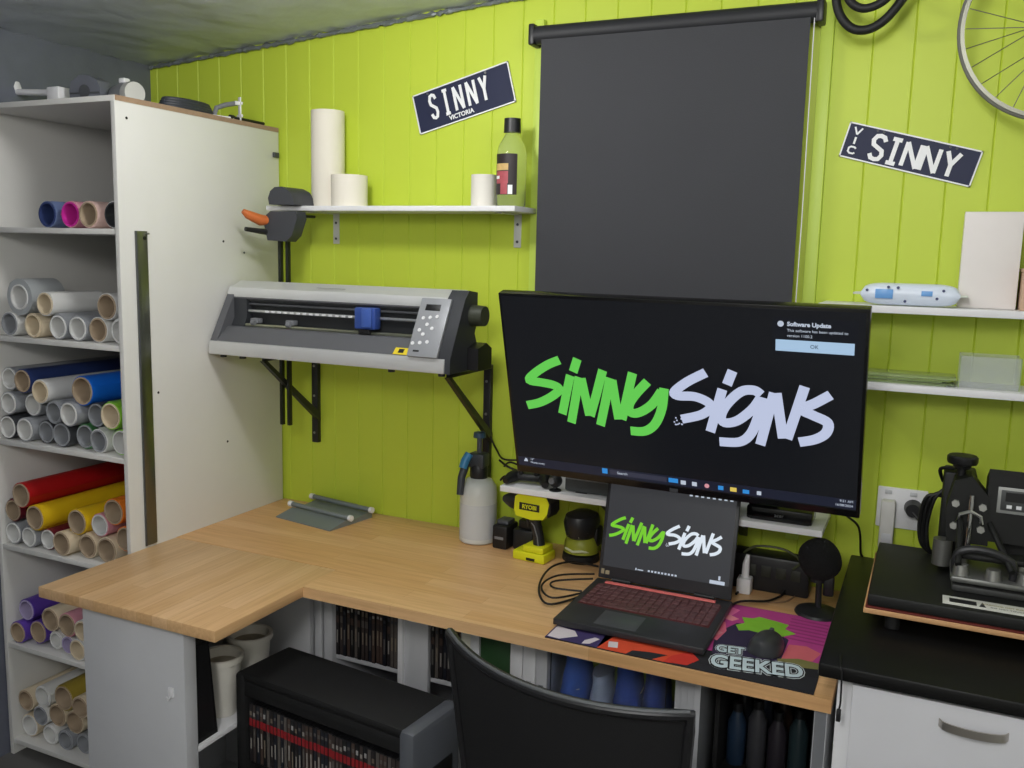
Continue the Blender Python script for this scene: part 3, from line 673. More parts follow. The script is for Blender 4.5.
t = thing('storage_tub', 'clear plastic tub full of blue bundles under the bench', 'tub', (1.22, -.49, LZ))
cl = mat('tub_plastic', (235, 240, 248), .05, trans=.97, ior=1.05, var=0.)
b = MB(); b.box(-.175, .175, -.1, -.097, 0, .31); b.box(-.175, .175, .097, .1, 0, .31); b.box(-.175, -.172, -.097, .097, 0, .31); b.box(.172, .175, -.097, .097, 0, .31); b.box(-.175, .175, -.1, .1, 0, .003); b.build('walls', cl, t)
for k, (x, w, h, c, lab) in enumerate(((-.12, .045, .27, (46, 96, 186), 'left blue bundle inside the clear tub'), (-.04, .035, .20, (196, 204, 218), 'pale bundle inside the clear tub'), (.04, .042, .28, (34, 74, 160), 'dark blue bundle in the middle of the clear tub'), (.125, .04, .28, (28, 60, 140), 'right-hand dark blue bundle inside the clear tub'))):
    t = thing('cloth_bundle', lab, 'bundle', (1.22+x, -.495, LZ+.0035), group='bundles in the clear tub')
    rr = random.Random(k); rings = []
    for j in range(10):
        f = j/9; s = .75+.25*math.sin(PI*min(1, f*1.3))
        rings.append([Vector((w*s*math.cos(a)*(1+.12*rr.uniform(-1, 1)), .085*s*math.sin(a)*(1+.06*rr.uniform(-1, 1)), h*f)) for a in [i*2*PI/16 for i in range(16)]])
    b = MB(); b.loops(rings); b.build('cloth', mat('cloth_%d' % k, c, .7, var=.35, scale=18), t, ang=80)
    b = MB(); b.tube([(w*.86*math.cos(a), .073*math.sin(a), h*.55) for a in [i*2*PI/20 for i in range(20)]], .003, 6, closed=True); b.build('tie', GREYW, t)
for k in range(4):
    t = thing('grey_panel', ['leftmost', 'second from left', 'second from right', 'rightmost'][k]+' of four grey boards standing upright under the bench, right of the tub', 'board', (1.438+k*.020, -.63-.012*k, FZ), group='grey boards under the bench')
    b = MB(); b.box(-.008, .008, 0, .55, 0, UB-FZ-.003-.012*(k % 2), .001); b.build('board', [GREYW, MGREY, GREYW, MGREY][k], t)
    b = MB(); b.box(-.0085, .0085, -.0012, .0, 0, UB-FZ-.004-.012*(k % 2)); b.build('edging', GREYW, t)
t = thing('end_panel', 'grey upright panel carrying the right end of the bench', 'panel', (1.815, -.4, FZ))
b = MB(); b.box(-.014, .016, -.36, .37, 0, UB-FZ-.001, .001); b.build('board', GREYW, t)
b = MB(); b.box(-.012, .014, -.362, -.36, .0, UB-FZ-.002); b.build('edging', MGREY, t)
t = thing('bottle_rack', 'dark shelf rack in the shadow under the right end of the bench', 'rack', (1.66, -.38, FZ))
for z in (.18, .50):
    b = MB(); b.box(-.13, .135, -.2, .2, z, z+.016, .001); b.build('shelf', MATTE, t)
b = MB(); b.box(-.13, -.118, -.2, .2, 0, .8, .001); b.build('side', MATTE, t)
b = MB(); b.box(.123, .135, -.2, .2, 0, .8, .001); b.build('side', MATTE, t)
b = MB(); b.box(-.118, .123, .188, .2, 0, .8, .001); b.build('back', MATTE, t)
inkc = [(40, 44, 52), (52, 60, 74), (70, 52, 44), (44, 46, 50), (34, 50, 70), (60, 60, 64), (46, 42, 48), (38, 52, 56)]
inkl = ['charcoal', 'slate', 'brown', 'dark grey', 'navy', 'mid grey', 'plum black', 'teal black']
for k in range(8):
    col = k % 4; row = k//4
    t = thing('ink_bottle', '%s bottle, %s from left in the %s row of the dark rack' % (inkl[k], ORD[col], ['back', 'front'][row]), 'bottle', (1.573+col*.056, -.36-row*.11, FZ+.5165), group='bottles in the dark rack')
    b = MB(); b.lathe([(0, 0), (.025, 0), (.026, .004), (.026, .12+.02*(col % 2)), (.014, .15+.02*(col % 2)), (.011, .16+.02*(col % 2)), (0, .16+.02*(col % 2))], seg=20); b.build('body', mat('ink_%d' % k, inkc[k], .3), t)
    b = MB(); b.cyl((0, 0, .155+.02*(col % 2)), (0, 0, .18+.02*(col % 2)), .014, seg=16); b.build('cap', BLACK, t)

# ------------------------------------------------------------------ things on the bench
# grey folded sheet holder with white-ended rods
t = thing('roller_tray', 'folded grey metal tray with white-ended rods lying on the bench corner', 'tray', (-.095, -.145, .75), (0, 0, math.radians(-9)))
TG = mat('tray_grey', (122, 130, 132), .45, .2, var=.06)
b = MB(); b.prism([(-.115, 0), (-.115, .004), (-.03, .022), (-.018, .016), (.03, .018), (.1, .026), (.112, .022), (.112, .0)], 'x', -.145, .145); b.build('sheet', TG, t)
for y, z in ((-.024, .032), (.09, .038)):
    b = MB(); b.cyl((-.15, y, z), (.155, y, z), .0095, seg=16); r = b.build('rod', TG, t)
    b = MB()
    for s in (-1, 1): b.cyl((s*.15+(.005 if s > 0 else 0), y, z), (s*.168, y, z), .0115, seg=16)
    b.build('end_cap', PAINTW, r)

# pump sprayer
t = thing('pump_sprayer', 'translucent white pump spray bottle with dark grey head standing on the bench', 'spray bottle', (.553, -.105, .75))
b = MB(); b.lathe([(0, 0), (.060, 0), (.067, .006), (.067, .175), (.063, .205), (.046, .228), (.026, .236), (.026, .244), (0, .244)], seg=36); b.build('tank', mat('tank_plastic', (214, 217, 212), .4, trans=.15, var=.02), t)
b = MB(); b.ring((0, 0, .02), (0, 0, .145), .0674, .0668, 36); b.build('liquid_line', mat('tank_lower', (196, 200, 202), .4), t)
b = MB(); b.lathe([(0, .234), (.031, .234), (.033, .24), (.033, .268), (.026, .29), (0, .292)], seg=24); b.build('collar', SATIN, t)
hd = MB().box(-.035, .03, -.028, .028, .27, .325, .010).build('head', mat('sprayer_grey', (56, 60, 66), .45), t)
b = MB(); b.tube([(-.025, -.022, .312), (-.034, -.036, .29), (-.040, -.058, .24), (-.040, -.068, .18)], [.014, .0145, .014, .012], 12); b.build('trigger', mat('sprayer_grey', (56, 60, 66)), hd)
b = MB(); b.tube([(-.026, -.026, .322), (-.035, -.038, .300), (-.039, -.050, .272)], [.0155, .0163, .0155], 12); b.build('trigger_grip', mat('sprayer_blue', (56, 128, 176), .4), hd)
b = MB(); b.cyl((0, 0, .32), (.0, 0, .385), .0095, seg=12); b.build('pump_rod', DGREY, t)
b = MB(); b.cyl((0, 0, .38), (0, 0, .398), .023, .021, 20); b.build('pump_knob', mat('sprayer_knob', (48, 72, 92), .4), t)

# floating riser board behind the laptop
t = thing('riser_shelf', 'narrow white wall board low under the television', 'shelf', (1.228, 0, .995))
b = MB(); b.box(-.524, .514, -.245, -.001, -.010, .010, .0015); b.build('board', PAINTW, t)
for x in (-.2, .25):
    b = MB(); b.prism([(-.001, -.010), (-.001, -.11), (-.01, -.11), (-.16, -.018), (-.16, -.010)], 'x', x-.012, x+.012); b.build('bracket', SATIN, t)
t = thing('game_controller', 'black game controller at the left end of the white board under the television', 'game controller', (.785, -.185, 1.0055), (0, 0, .1))
b = MB(); rings = []
for k in range(13):
    u = -1+2*k/12; x = u*.062
    hy = .030-.006*abs(u); hz = .016+.004*u*u
    rings.append([Vector((x, .012+hy*math.cos(a), .026+hz*math.sin(a))) for a in [i*2*PI/16 for i in range(16)]])
b.loops(rings); b.build('shell', BLACK, t)
for s in (-1, 1):
    b = MB(); b.tube([(s*.05, .006, .026), (s*.062, -.02, .022), (s*.07, -.046, .0155)], [.021, .0185, .0115], 14); b.build('grip', BLACK, t)
    b = MB(); b.cyl((s*.028, -.006, .036), (s*.028, -.007, .05), .009, seg=14); b.build('thumbstick', RUBBER, t)
b = MB()
for a in range(4): b.cyl((.04+.010*math.cos(a*PI/2), .022+.01*math.sin(a*PI/2), .04), (.04+.010*math.cos(a*PI/2), .022+.01*math.sin(a*PI/2), .0445), .0045, seg=10)
b.build('button', DGREY, t)
t = thing('webcam', 'small black ball webcam on the white board, right of the game controller', 'webcam', (.893, -.215, 1.0055))
b = MB(); b.lathe([(0, 0), (.02, 0), (.02, .004), (.008, .008), (.006, .014), (0, .014)], seg=18); b.build('foot', BLACK, t)
b = MB(); b.lathe([(.023*math.sin(k*PI/12), .034-.023*math.cos(k*PI/12)) for k in range(13)], seg=22); b.build('ball', SATIN, t)
b = MB(); b.cyl((-.004, -.018, .036), (-.006, -.0245, .037), .011, seg=18); b.build('lens', MGREY, t)
t = thing('soundbar', 'long dark grey soundbar on the white board below the television', 'speaker', (1.20, -.17, 1.0055))
b = MB(); b.box(-.275, .285, -.045, .045, .004, .052, .008); b.build('body', mat('soundbar_grey', (64, 67, 68), .55, bump=.15, bscale=500), t)
b = MB(); b.box(-.27, .28, -.0462, -.044, .046, .050, .001); b.build('trim_line', MGREY, t)
for x in (-.22, .23):
    b = MB(); b.box(x-.02, x+.02, -.035, .035, 0, .005, .001); b.build('foot', RUBBER, t)
t = thing('media_box', 'glossy black media box at the right end of the board under the television', 'media box', (1.615, -.175, 1.0055))
b = MB(); b.box(-.095, .095, -.05, .05, .003, .042, .005); b.build('body', mat('gloss_black', (12, 12, 14), .15), t)
b = MB(); b.box(-.085, .085, -.04, .04, 0, .004); b.build('foot', RUBBER, t)
text('acer', .016, MGREY, 'logo', t, (.0, -.0506, .022))

# drill
RY = mat('tool_yellow', (214, 216, 32), .4, var=.04); RYD = mat('tool_olive', (140, 146, 44), .45)
t = thing('cordless_drill', 'yellow cordless drill standing on its battery under the white board', 'drill', (.815, -.19, .75), (0, 0, -.1)); t.scale = (.94, .94, .94)
bt = MB().box(-.068, .062, -.045, .045, 0, .034, .006).build('battery', RY, t)
MB().box(-.03, .055, -.04, .04, .034, .058, .006).build('battery_neck', RY, bt)
MB().box(-.01, .025, -.0475, -.0448, .006, .016, .001).build('battery_mark', BLACK, bt)
b = MB(); b.tube([(.018, 0, .05), (.012, 0, .09), (.0, 0, .135), (-.004, 0, .165)], [.0225, .02, .021, .024], 16); b.build('handle', SATIN, t)
b = MB(); b.tube([(.026, -.0215, .052), (.02, -.021, .09), (.006, -.022, .13), (-.006, -.022, .14)], .0022, 6); b.build('grip_line', MGREY, t)
b = MB(); b.tube([(-.024, 0, .16), (-.03, 0, .135), (-.026, 0, .115)], [.010, .009, .006], 10); b.build('trigger', BLACK, t)
b = MB(); b.prism([(-.062, .162), (-.070, .185), (-.066, .232), (-.05, .245), (.06, .243), (.072, .222), (.066, .185), (.05, .162), (0, .155)], 'y', -.038, .038); bd = b.build('motor_body', RY, t)
b = MB(); b.box(-.048, .035, -.0392, -.0375, .187, .214, .001); b.build('name_panel', BLACK, bd)
text('RYOBI', .021, RY, 'name', bd, (-.006, -.0396, .2), bold=.0006)
b = MB(); b.prism([(.066, .17), (.078, .19), (.076, .225), (.06, .243), (.05, .243), (.06, .2)], 'y', -.034, .034); b.build('rear_cap', SATIN, t)
b = MB(); b.tube([(-.066, 0, .205), (-.078, 0, .205), (-.1, 0, .205), (-.118, 0, .205), (-.135, 0, .205)], [.034, .035, .03, .022, .012], 20); b.build('chuck', SATIN, t)
# chargers left of the drill
t = thing('battery_charger', 'black battery charger left of the yellow drill', 'charger', (.668, -.12, .75), (0, 0, -.05))
b = MB(); b.box(-.03, .028, -.04, .05, 0, .085, .007); b.build('body', BLACK, t)
b = MB(); b.box(-.02, .015, -.041, -.039, .035, .045, .001); b.build('printed_strip', MGREY, t)
b = MB(); b.box(-.024, .022, -.02, .035, .085, .1, .004); b.build('dock', DGREY, t)
t = thing('battery_pack', 'black tool battery between the charger and the drill', 'battery', (.742, -.085, .75))
b = MB(); b.box(-.038, .04, -.05, .045, 0, .075, .008); b.build('body', SATIN, t)
b = MB(); b.box(-.022, .024, -.035, .035, .075, .105, .004); b.build('terminal_post', BLACK, t)
# palm sander
t = thing('palm_sander', 'black and olive green palm sander between the drill and the laptop', 'sander', (.955, -.115, .75), (0, 0, -.15))
b = MB(); b.lathe([(0, 0), (.062, 0), (.064, .004), (.062, .022), (.05, .026), (0, .026)], seg=28); b.build('pad', RUBBER, t)
b = MB(); b.lathe([(.046, .026), (.06, .03), (.058, .06), (.05, .08), (.044, .084), (0, .084)], seg=28, sx=1, sy=.95); b.build('skirt', RYD, t)
b = MB(); b.lathe([(.045, .082), (.052, .088), (.058, .112), (.062, .135), (.055, .158), (.03, .17), (0, .172)], seg=28, sx=.95, sy=1.2); b.build('dome', SATIN, t)
b = MB(); b.tube([(-.045, -.03, .04), (-.03, -.05, .045), (0, -.058, .04), (.03, -.05, .045), (.045, -.03, .04)], .0045, 8)
b.tube([(-.04, -.038, .1), (-.02, -.055, .094), (.02, -.055, .094), (.042, -.036, .11)], .004, 8); b.build('light_trim', mat('tool_pale', (200, 204, 168), .45), t)
b = MB(); b.box(-.018, .012, -.0615, -.055, .1, .112, .002); b.build('switch', MGREY, t)
b = MB(); b.box(.025, .06, .0, .05, .05, .12, .01); b.build('dust_port', BLACK, t)

# mouse mat
t = thing('mouse_mat', 'large colourful printed mouse mat under the laptop at the bench front', 'mouse mat', (1.447, -.525, .7503))
MW, MD = .35, .2435
b = MB(); b.box(-MW, MW, -MD, MD, 0, .003, .0012); b.build('base', mat('mat_black', (28, 28, 32), .8), t)
def flat(name, pts, m, z=.0034): return MB().prism(pts, 'z', .0028, z).build(name, m, t)
pk = lambda n, c: mat('print_'+n, c, .75, var=.12, scale=25)
flat('purple_print', [(-.349, -.242), (-.2, -.242), (-.13, .1), (-.2, .24), (-.349, .24)], pk('indigo', (56, 44, 92)))
flat('pink_print', [(.03, -.12), (.349, -.1), (.349, .24), (-.05, .24), (.0, .0)], pk('pink', (178, 62, 132)))
flat('orange_print', [(-.20, -.242), (-.02, -.242), (.04, -.12), (.0, .0), (-.12, -.1), (-.205, -.16)], pk('orange', (208, 72, 40)))
flat('dark_shape_print', [(.08, -.13), (.16, -.14), (.25, -.125), (.25, .05), (.19, .12), (.1, .1), (.06, .0)], pk('plum', (44, 34, 62)), .0036)
flat('white_print', [(-.345, -.235), (-.31, -.238), (-.27, -.20), (-.29, -.17), (-.345, -.16)], pk('bone', (206, 196, 200)), .0036)
flat('white_print', [(-.245, -.238), (-.225, -.23), (-.21, -.19), (-.225, -.185), (-.245, -.215)], pk('bone', (206, 196, 200)), .0036)
flat('white_print', [(-.175, -.225), (-.15, -.22), (-.16, -.185), (-.185, -.19)], pk('bone', (206, 196, 200)), .0036)
flat('pink_splash_print', [(.035, -.03), (.075, -.045), (.085, .03), (.07, .09), (.03, .1), (.02, .03)], pk('rose', (222, 108, 132)), .0037)
flat('rose_print', [(.02, .15), (.075, .145), (.09, .2), (.05, .22), (.01, .2)], pk('rose2', (226, 110, 160)), .0037)
flat('coral_print', [(.25, -.08), (.325, -.06), (.34, .0), (.30, .03), (.255, .02)], pk('coral', (206, 100, 108)), .0037)
flat('olive_print', [(.25, -.12), (.345, -.10), (.345, -.065), (.29, -.06), (.24, -.085)], pk('olive', (120, 116, 66)), .0038)
flat('dark_strip_print', [(.0, -.242), (.349, -.242), (.349, -.15), (.1, -.205), (.03, -.215)], pk('ink', (30, 30, 36)), .0039)
flat('dark_streak_print', [(-.12, -.242), (-.05, -.242), (-.02, -.20), (-.07, -.205), (-.11, -.215)], pk('ink', (30, 30, 36)), .0037)
flat('red_print', [(-.02, -.242), (.04, -.235), (.06, -.19), (.03, -.15), (-.01, -.2)], pk('red', (196, 48, 36)), .0041)
for k in range(7):
    flat('pink_stripe_print', [(.235, .06+k*.024), (.34, .055+k*.024), (.34, .063+k*.024), (.235, .068+k*.024)], pk('magenta', (146, 44, 110)), .0037)
for k, (a, c_) in enumerate(((-.0, .06), (.03, .0), (.05, .12), (.0, .11))):
    flat('blush_print', [(a, c_), (a+.035, c_-.012), (a+.05, c_+.012), (a+.02, c_+.03)], pk('blush', (226, 140, 150)), .0041)
gs = [(.115, .05), (.10, .085), (.12, .11), (.105, .15), (.135, .155), (.15, .175), (.2, .165), (.235, .155), (.23, .12), (.262, .10), (.24, .075), (.22, .05), (.2, .07), (.17, .06), (.14, .065)]
flat('green_splash_print', gs, pk('green', (128, 186, 48)), .0041)
TA = math.radians(10)
for q, zz, m, off in (('mat_text_halo', .0042, mat('mat_halo', (206, 214, 216), .6), .0115), ('mat_text_outline', .0045, pk('outline', (16, 18, 22)), .0085), ('mat_text', .0048, mat('mat_lettering', (196, 212, 216), .6), .0032)):
    text('GEEKED', .100, m, q, t, (.200, -.160, zz), (0, 0, TA), .63, .0001, off)
    text('GET', .060, m, q, t, (.120, -.092, zz), (0, 0, TA), .66, .0001, off*.65)
# mouse
t = thing('computer_mouse', 'black computer mouse on the printed mouse mat', 'mouse', (1.652, -.555, .7548), (0, 0, -.08))
b = MB(); rings = []
for k in range(17):
    v = -1+2*k/16; y = v*.072
    w = .043*max(.0, 1-abs(v)**3.2)**.5*(1-.08*math.sin(v*2)); h = .044*max(0, 1-abs(v+.15)**2.6/1.45)**.5*(1-.12*v)
    w = max(w, .003); h = max(h, .003)
    rings.append([Vector((w*math.cos(a), y, max(0, h*math.sin(a)))) for a in [PI*i/14 for i in range(15)]])
b.loops(rings); b.build('shell', mat('mouse_black', (56, 57, 59), .35), t, ang=60)
b = MB(); b.box(-.006, .006, .028, .052, .0265, .0385, .003); b.build('scroll_wheel', DGREY, t)

# laptop
t = thing('laptop', 'open black laptop with red trim on the mouse mat at the bench front', 'laptop', (1.302, -.5, .7545), (0, 0, .0))
LB = mat('laptop_black', (46, 46, 49), .42, var=.1); KR = mat('key_red', (150, 30, 36), .4); 
b = MB(); b.box(-.212, .212, -.195, .175, .004, .023, .004); b.build('base', LB, t)
for sx in (-1, 1):
    b = MB(); b.box(sx*.17-.02, sx*.17+.02, -.17, .15, 0, .005, .001); b.build('rubber_foot', RUBBER, t)
b = MB(); b.box(-.192, .192, -.055, .118, .0225, .0236, .0005); b.build('keyboard_well', mat('key_well', (84, 34, 38), .4), t)
km = mat('key_black', (92, 58, 60), .45, var=.75, scale=70)
kb_ = MB()
for r_ in range(6):
    y = .108-r_*.0285
    n = 17; wk = .378/n
    c = 0
    while c < n:
        span = 1
        if r_ == 5 and c == 3: span = 5
        if r_ in (2, 3, 4) and c == 12: span = 2
        if c+span > n: span = n-c
        x0 = -.189+c*wk+.0012; x1 = -.189+(c+span)*wk-.0012
        kb_.box(x0, x1, y-.012, y+.012, .0235, .0262, .0008, seg=1)
        c += span
kb_.build('keys', km, t)
b = MB(); b.box(-.10, .02, -.175, -.07, .0229, .0234, .0003); b.build('touchpad', mat('touchpad_grey', (72, 73, 76), .4), t)
b = MB(); b.box(-.174, .168, .133, .149, .0225, .0264, .001); b.build('hinge_trim', mat('trim_red', (228, 116, 112), .35), t)
for x in (-.16, .10):
    b = MB(); b.cyl((x, .165, .026), (x+.06, .165, .026), .007, seg=14); b.build('hinge', BLACK, t)
b = MB(); b.box(.198, .2125, -.1, .06, .012, .018, .001); b.build('port_strip', MGREY, t)
LT = math.radians(-12)
lid = MB().box(-.208, .208, 0, .0075, 0, .316, .004).build('lid', LB, t, loc=(0, .166, .026), rot=(LT, 0, 0))
scr = MB().box(-.196, .197, -.0012, .0002, .040, .306).build('screen', mat('laptop_screen', (50, 51, 55), .3, var=.05, scale=1.5, emit=.92), lid)
LG= [[[-0.3286,0.0975],[-0.3681,0.0791],[-0.4136,0.0475],[-0.4319,0.0251],[-0.3932,0.0211],[-0.354,0.0162],[-0.3365,0.0038],[-0.3629,-0.0213],[-0.4052,-0.0455],[-0.4472,-0.0584]],[[-0.2981,0.0517],[-0.3159,-0.0111],[-0.3335,-0.0755]],[[-0.272,0.1056],[-0.2878,0.0636]],[[-0.2709,0.0485],[-0.288,-0.0253],[-0.3062,-0.1012]],[[-0.264,0.0464],[-0.2552,-0.0137],[-0.2467,-0.0718]],[[-0.1963,0.0766],[-0.2199,0.0008],[-0.2439,-0.0716]],[[-0.1754,0.054],[-0.1946,-0.0244],[-0.214,-0.0994]],[[-0.1699,0.0491],[-0.1634,-0.013],[-0.1562,-0.0733]],[[-0.1074,0.0759],[-0.1268,0.0015],[-0.1465,-0.0722]],[[-0.0649,0.053],[-0.1002,0.0122],[-0.1217,-0.0226],[-0.1187,-0.047],[-0.0924,-0.0442],[-0.055,-0.0158],[-0.0254,0.0273]],[[-0.0175,0.0371],[-0.0257,-0.0236],[-0.0471,-0.075],[-0.0793,-0.102],[-0.1217,-0.1058]]]
LW= [[[0.1002,0.0944],[0.0485,0.0627],[0.0122,0.0301],[0.0213,0.0187],[0.0682,0.0204],[0.1049,0.0074],[0.1112,-0.0102],[0.0826,-0.0339],[0.0299,-0.0521]],[[0.1448,0.0496],[0.1275,-0.0152],[0.1102,-0.0817]],[[0.1724,0.1057],[0.1574,0.0643]],[[0.2479,0.0432],[0.2285,0.0547],[0.1943,0.0472],[0.157,0.0071],[0.1405,-0.0305],[0.15,-0.049],[0.1842,-0.0396],[0.2238,-0.0024],[0.2456,0.0322]],[[0.2528,0.0356],[0.2386,-0.0281],[0.2191,-0.0773],[0.1891,-0.1034],[0.1356,-0.1089]],[[0.2813,0.0517],[0.2639,-0.0254],[0.2464,-0.1048]],[[0.287,0.0522],[0.2965,-0.0137],[0.3061,-0.078]],[[0.3581,0.0772],[0.338,0.0015],[0.3167,-0.0778]],[[0.4224,0.0599],[0.3846,0.0328],[0.3527,0.0121],[0.3809,-0.0019],[0.4174,-0.0191],[0.4147,-0.0488],[0.3875,-0.0709],[0.3478,-0.0839]]]
EG = mat('logo_green', (102, 208, 84), .4, var=.0, emit=.92); EW = mat('logo_white', (194, 203, 230), .4, var=.0, emit=.92)
EI = mat('icon_white', (190, 200, 215), .4, var=0, emit=.92); EB = mat('icon_blue', (50, 140, 215), .4, var=0, emit=.92); EY = mat('icon_yellow', (222, 196, 90), .4, var=0, emit=.92)
LWH = mat('laptop_logo_white', (226, 236, 246), .4, var=0, emit=.92); LGR = mat('laptop_logo_green', (120, 208, 40), .4, var=0, emit=.92)
def logo(parent, S_, cx, cz, y, mg, mw, w, shear=0):
    for nm, strokes, m in (('wallpaper_word_green', LG, mg), ('wallpaper_word_white', LW, mw)):
        b = MB()
        for s in strokes:
            pts = [(cx+p[0]*S_, cz+p[1]*S_+shear*p[0]*S_) for p in s]
            if len(pts) > 3: pts = [(q[0], q[1]) for q in smooth_path([(p[0], p[1], 0) for p in pts], 5)]
            b.ribbon(pts, w*S_, y, .0004)
        if m is mw:
            rr = random.Random(4)
            for _ in range(12):
                px = cx+(.005+rr.random()*.03)*S_; pz = cz+(-.075+rr.random()*.025)*S_
                b.box(px, px+.004*S_, y-.0004, y, pz, pz+.004*S_)
        b.build(nm, m, parent)
logo(scr, .40, -.006, .158, -.0012, LGR, LWH, .024)
b = MB()
for k in range(8): b.box(.055+k*.0175, .064+k*.0175, -.0017, -.0012, .290, .299)
for k in range(9): b.box(-.05+k*.0105, -.044+k*.0105, -.0017, -.0012, .043, .0485)
b.box(-.09, -.086, -.0017, -.0012, .042, .049); b.box(-.083, -.065, -.0017, -.0012, .043, .046); b.box(.165, .171, -.0017, -.0012, .054, .066); b.box(.14, .185, -.0017, -.0012, .041, .0515)
b.build('desktop_icons', EI, scr)
b = MB(); b.box(-.199, -.189, -.0005, .0, .014, .03); b.box(-.185, -.172, -.0005, .0, .014, .026); b.build('palm_sticker', mat('sticker_tan', (150, 138, 110), .5), lid)

# ------------------------------------------------------------------ television
tv = thing('television', 'large flat television showing the green and white sign logo, tilted forward', 'television', (1.3395, -.4822, 1.386), (.2768, 0, -.0209))
W2, H2 = .507, .293
GB = mat('tv_gloss', (14, 14, 15), .2)
b = MB(); b.box(-W2, W2, -.004, .03, -H2, H2, .003); b.build('bezel', GB, tv)
b = MB(); b.box(-W2+.1, W2-.1, .03, .075, -H2+.02, H2-.14, .012); b.build('rear_housing', BLACK, tv)
scr = MB().box(-W2+.009, W2-.009, -.0055, -.003, -H2+.022, H2-.009).build('screen', mat('tv_screen', (16, 18, 22), .22, var=.02, emit=.92), tv)
logo(scr, 1., 0, 0, -.0055, EG, EW, .0268)
tb = MB(); tb.box(-W2+.010, W2-.010, -.0058, -.0055, -.267, -.238); tb = tb.build('taskbar', mat('taskbar', (26, 30, 46), .3, emit=.92), scr)
for x0, x1, z0, z1, m in ((-.2185, -.2015, -.258, -.241, EB), (-.014, .014, -.258, -.244, EB), (.13, .145, -.261, -.248, EB), (.199, .217, -.262, -.25, EB), (.022, .037, -.26, -.247, EI), (.055, .069, -.26, -.247, EI), (.238, .25, -.261, -.249, EI), (.164, .182, -.261, -.248, EY)):
    MB().box(x0, x1, -.0062, -.0058, z0, z1).build('taskbar_icon', m, tb)
MB().lathe([(0, 0), (.007, 0), (.007, .0004), (0, .0004)], (.098, -.0058, -.254), 12, Matrix.Rotation(PI/2, 4, 'X')).build('taskbar_icon', mat('icon_rose', (214, 150, 160), .4, var=0, emit=.92), tb)
MB().prism([(-.478, -.252), (-.464, -.252), (-.466, -.243), (-.471, -.24)], 'y', -.0062, -.0058).build('weather_icon', EI, tb)
MB().box(-.195, -.02, -.006, -.0058, -.259, -.243).build('search_box', mat('search_box', (52, 54, 70), .3, emit=.92), tb)
text('Search', .012, EI, 'search_text', tb, (-.155, -.0062, -.251), depth=.0002)
text('16°', .010, EI, 'weather_text', tb, (-.455, -.0062, -.2425), depth=.0002, align='LEFT'); text('Mostly sunny', .009, EI, 'weather_text', tb, (-.455, -.0062, -.2535), depth=.0002, align='LEFT')
text('9:21 AM', .010, EI, 'clock_text', tb, (.49, -.0062, -.2445), depth=.0002, align='RIGHT'); text('16/08/2024', .010, EI, 'clock_text', tb, (.49, -.0062, -.2575), depth=.0002, align='RIGHT')
nb = MB().box(.275, .482, -.0058, -.0055, .165, .262).build('notification_panel', mat('notify_dark', (15, 18, 25), .25, emit=.92), scr)
MB().box(.2832, .4745, -.0062, -.0058, .172, .203).build('notification_button', mat('notify_button', (170, 200, 228), .4, var=.03, emit=.92), nb)
text('OK', .014, mat('notify_ink', (30, 50, 80), .5), 'button_text', nb, (.379, -.0064, .1875), depth=.0002)
text('Software Update', .0155, EI, 'notification_title', nb, (.311, -.0062, .2455), depth=.0002, bold=.0006, align='LEFT')
text('This software has been updated to', .0105, EI, 'notification_text', nb, (.311, -.0062, .2285), depth=.0002, align='LEFT')
text('version 1100.2', .0105, EI, 'notification_text', nb, (.311, -.0062, .2145), depth=.0002, align='LEFT')
b = MB(); b.lathe([(0, 0), (.008, 0), (.008, .0004), (0, .0004)], (.295, -.0058, .2455), 14, Matrix.Rotation(PI/2, 4, 'X')); b.build('notification_icon', EI, nb)
b = MB(); b.box(-.012, .012, -.0062, -.0038, -.289, -.279); b.build('maker_badge', DGREY, tv)
b = MB(); b.box(-.13, .13, .075, .09, -.13, .13, .004); arm = b.build('mount_plate', SATIN, tv)
dv = Vector((0, math.cos(.2768), -math.sin(.2768)))
b = MB(); b.cyl((0, .085, 0), Vector((0, .085, 0))+dv*.37, .025, seg=16); b.build('mount_arm', SATIN, arm)
b = MB(); b.cyl(Vector((0, .085, 0))+dv*.36, Vector((0, .085, 0))+dv*.385, .07, seg=20); b.build('wall_plate', SATIN, arm)

# ------------------------------------------------------------------ cables
CBL = mat('cable_black', (18, 18, 19), .5)
def cable(label, pts, r=.003, name='power_cable', m=CBL, extra=None):
    t = thing(name, label, 'cable', pts[0])
    p0 = Vector(pts[0])
    b = MB(); b.tube([p-p0 for p in smooth_path(pts)], r, 8); b.build('cord', m, t)
    return t, p0
zc = .7545
t, p0 = cable('black cable looped in wide coils on the bench left of the laptop', [(1.09, -.43, zc), (1.03, -.56, zc+.004), (.975, -.52, zc+.01), (.93, -.40, zc+.012), (.92, -.28, zc+.015), (.96, -.20, zc+.012), (1.04, -.17, zc)], .0035)
b = MB(); b.tube([p-p0 for p in smooth_path([(1.085, -.44, zc+.009), (1.02, -.53, zc+.012), (.96, -.47, zc+.018), (.97, -.36, zc+.018), (1.06, -.27, zc+.01)])], .0032, 8)
b.tube([p-p0 for p in smooth_path([(1.085, -.45, zc+.017), (1.0, -.47, zc+.02), (.985, -.42, zc+.022), (1.08, -.34, zc+.02)])], .0032, 8); b.build('extra_coil', CBL, t)
cable('black cable looping on the bench right of the laptop', [(1.50, -.33, zc), (1.53, -.285, zc+.012), (1.60, -.22, zc+.004), (1.635, -.14, zc+.01), (1.60, -.09, zc+.015), (1.52, -.12, zc+.004), (1.50, -.20, zc)], .0035)
cable('thin tan cable end on the bench beside the microphone base', [(1.60, -.22, zc-.001), (1.645, -.19, zc-.001), (1.665, -.13, zc-.001)], .0025, m=mat('cable_tan', (140, 112, 84), .6))
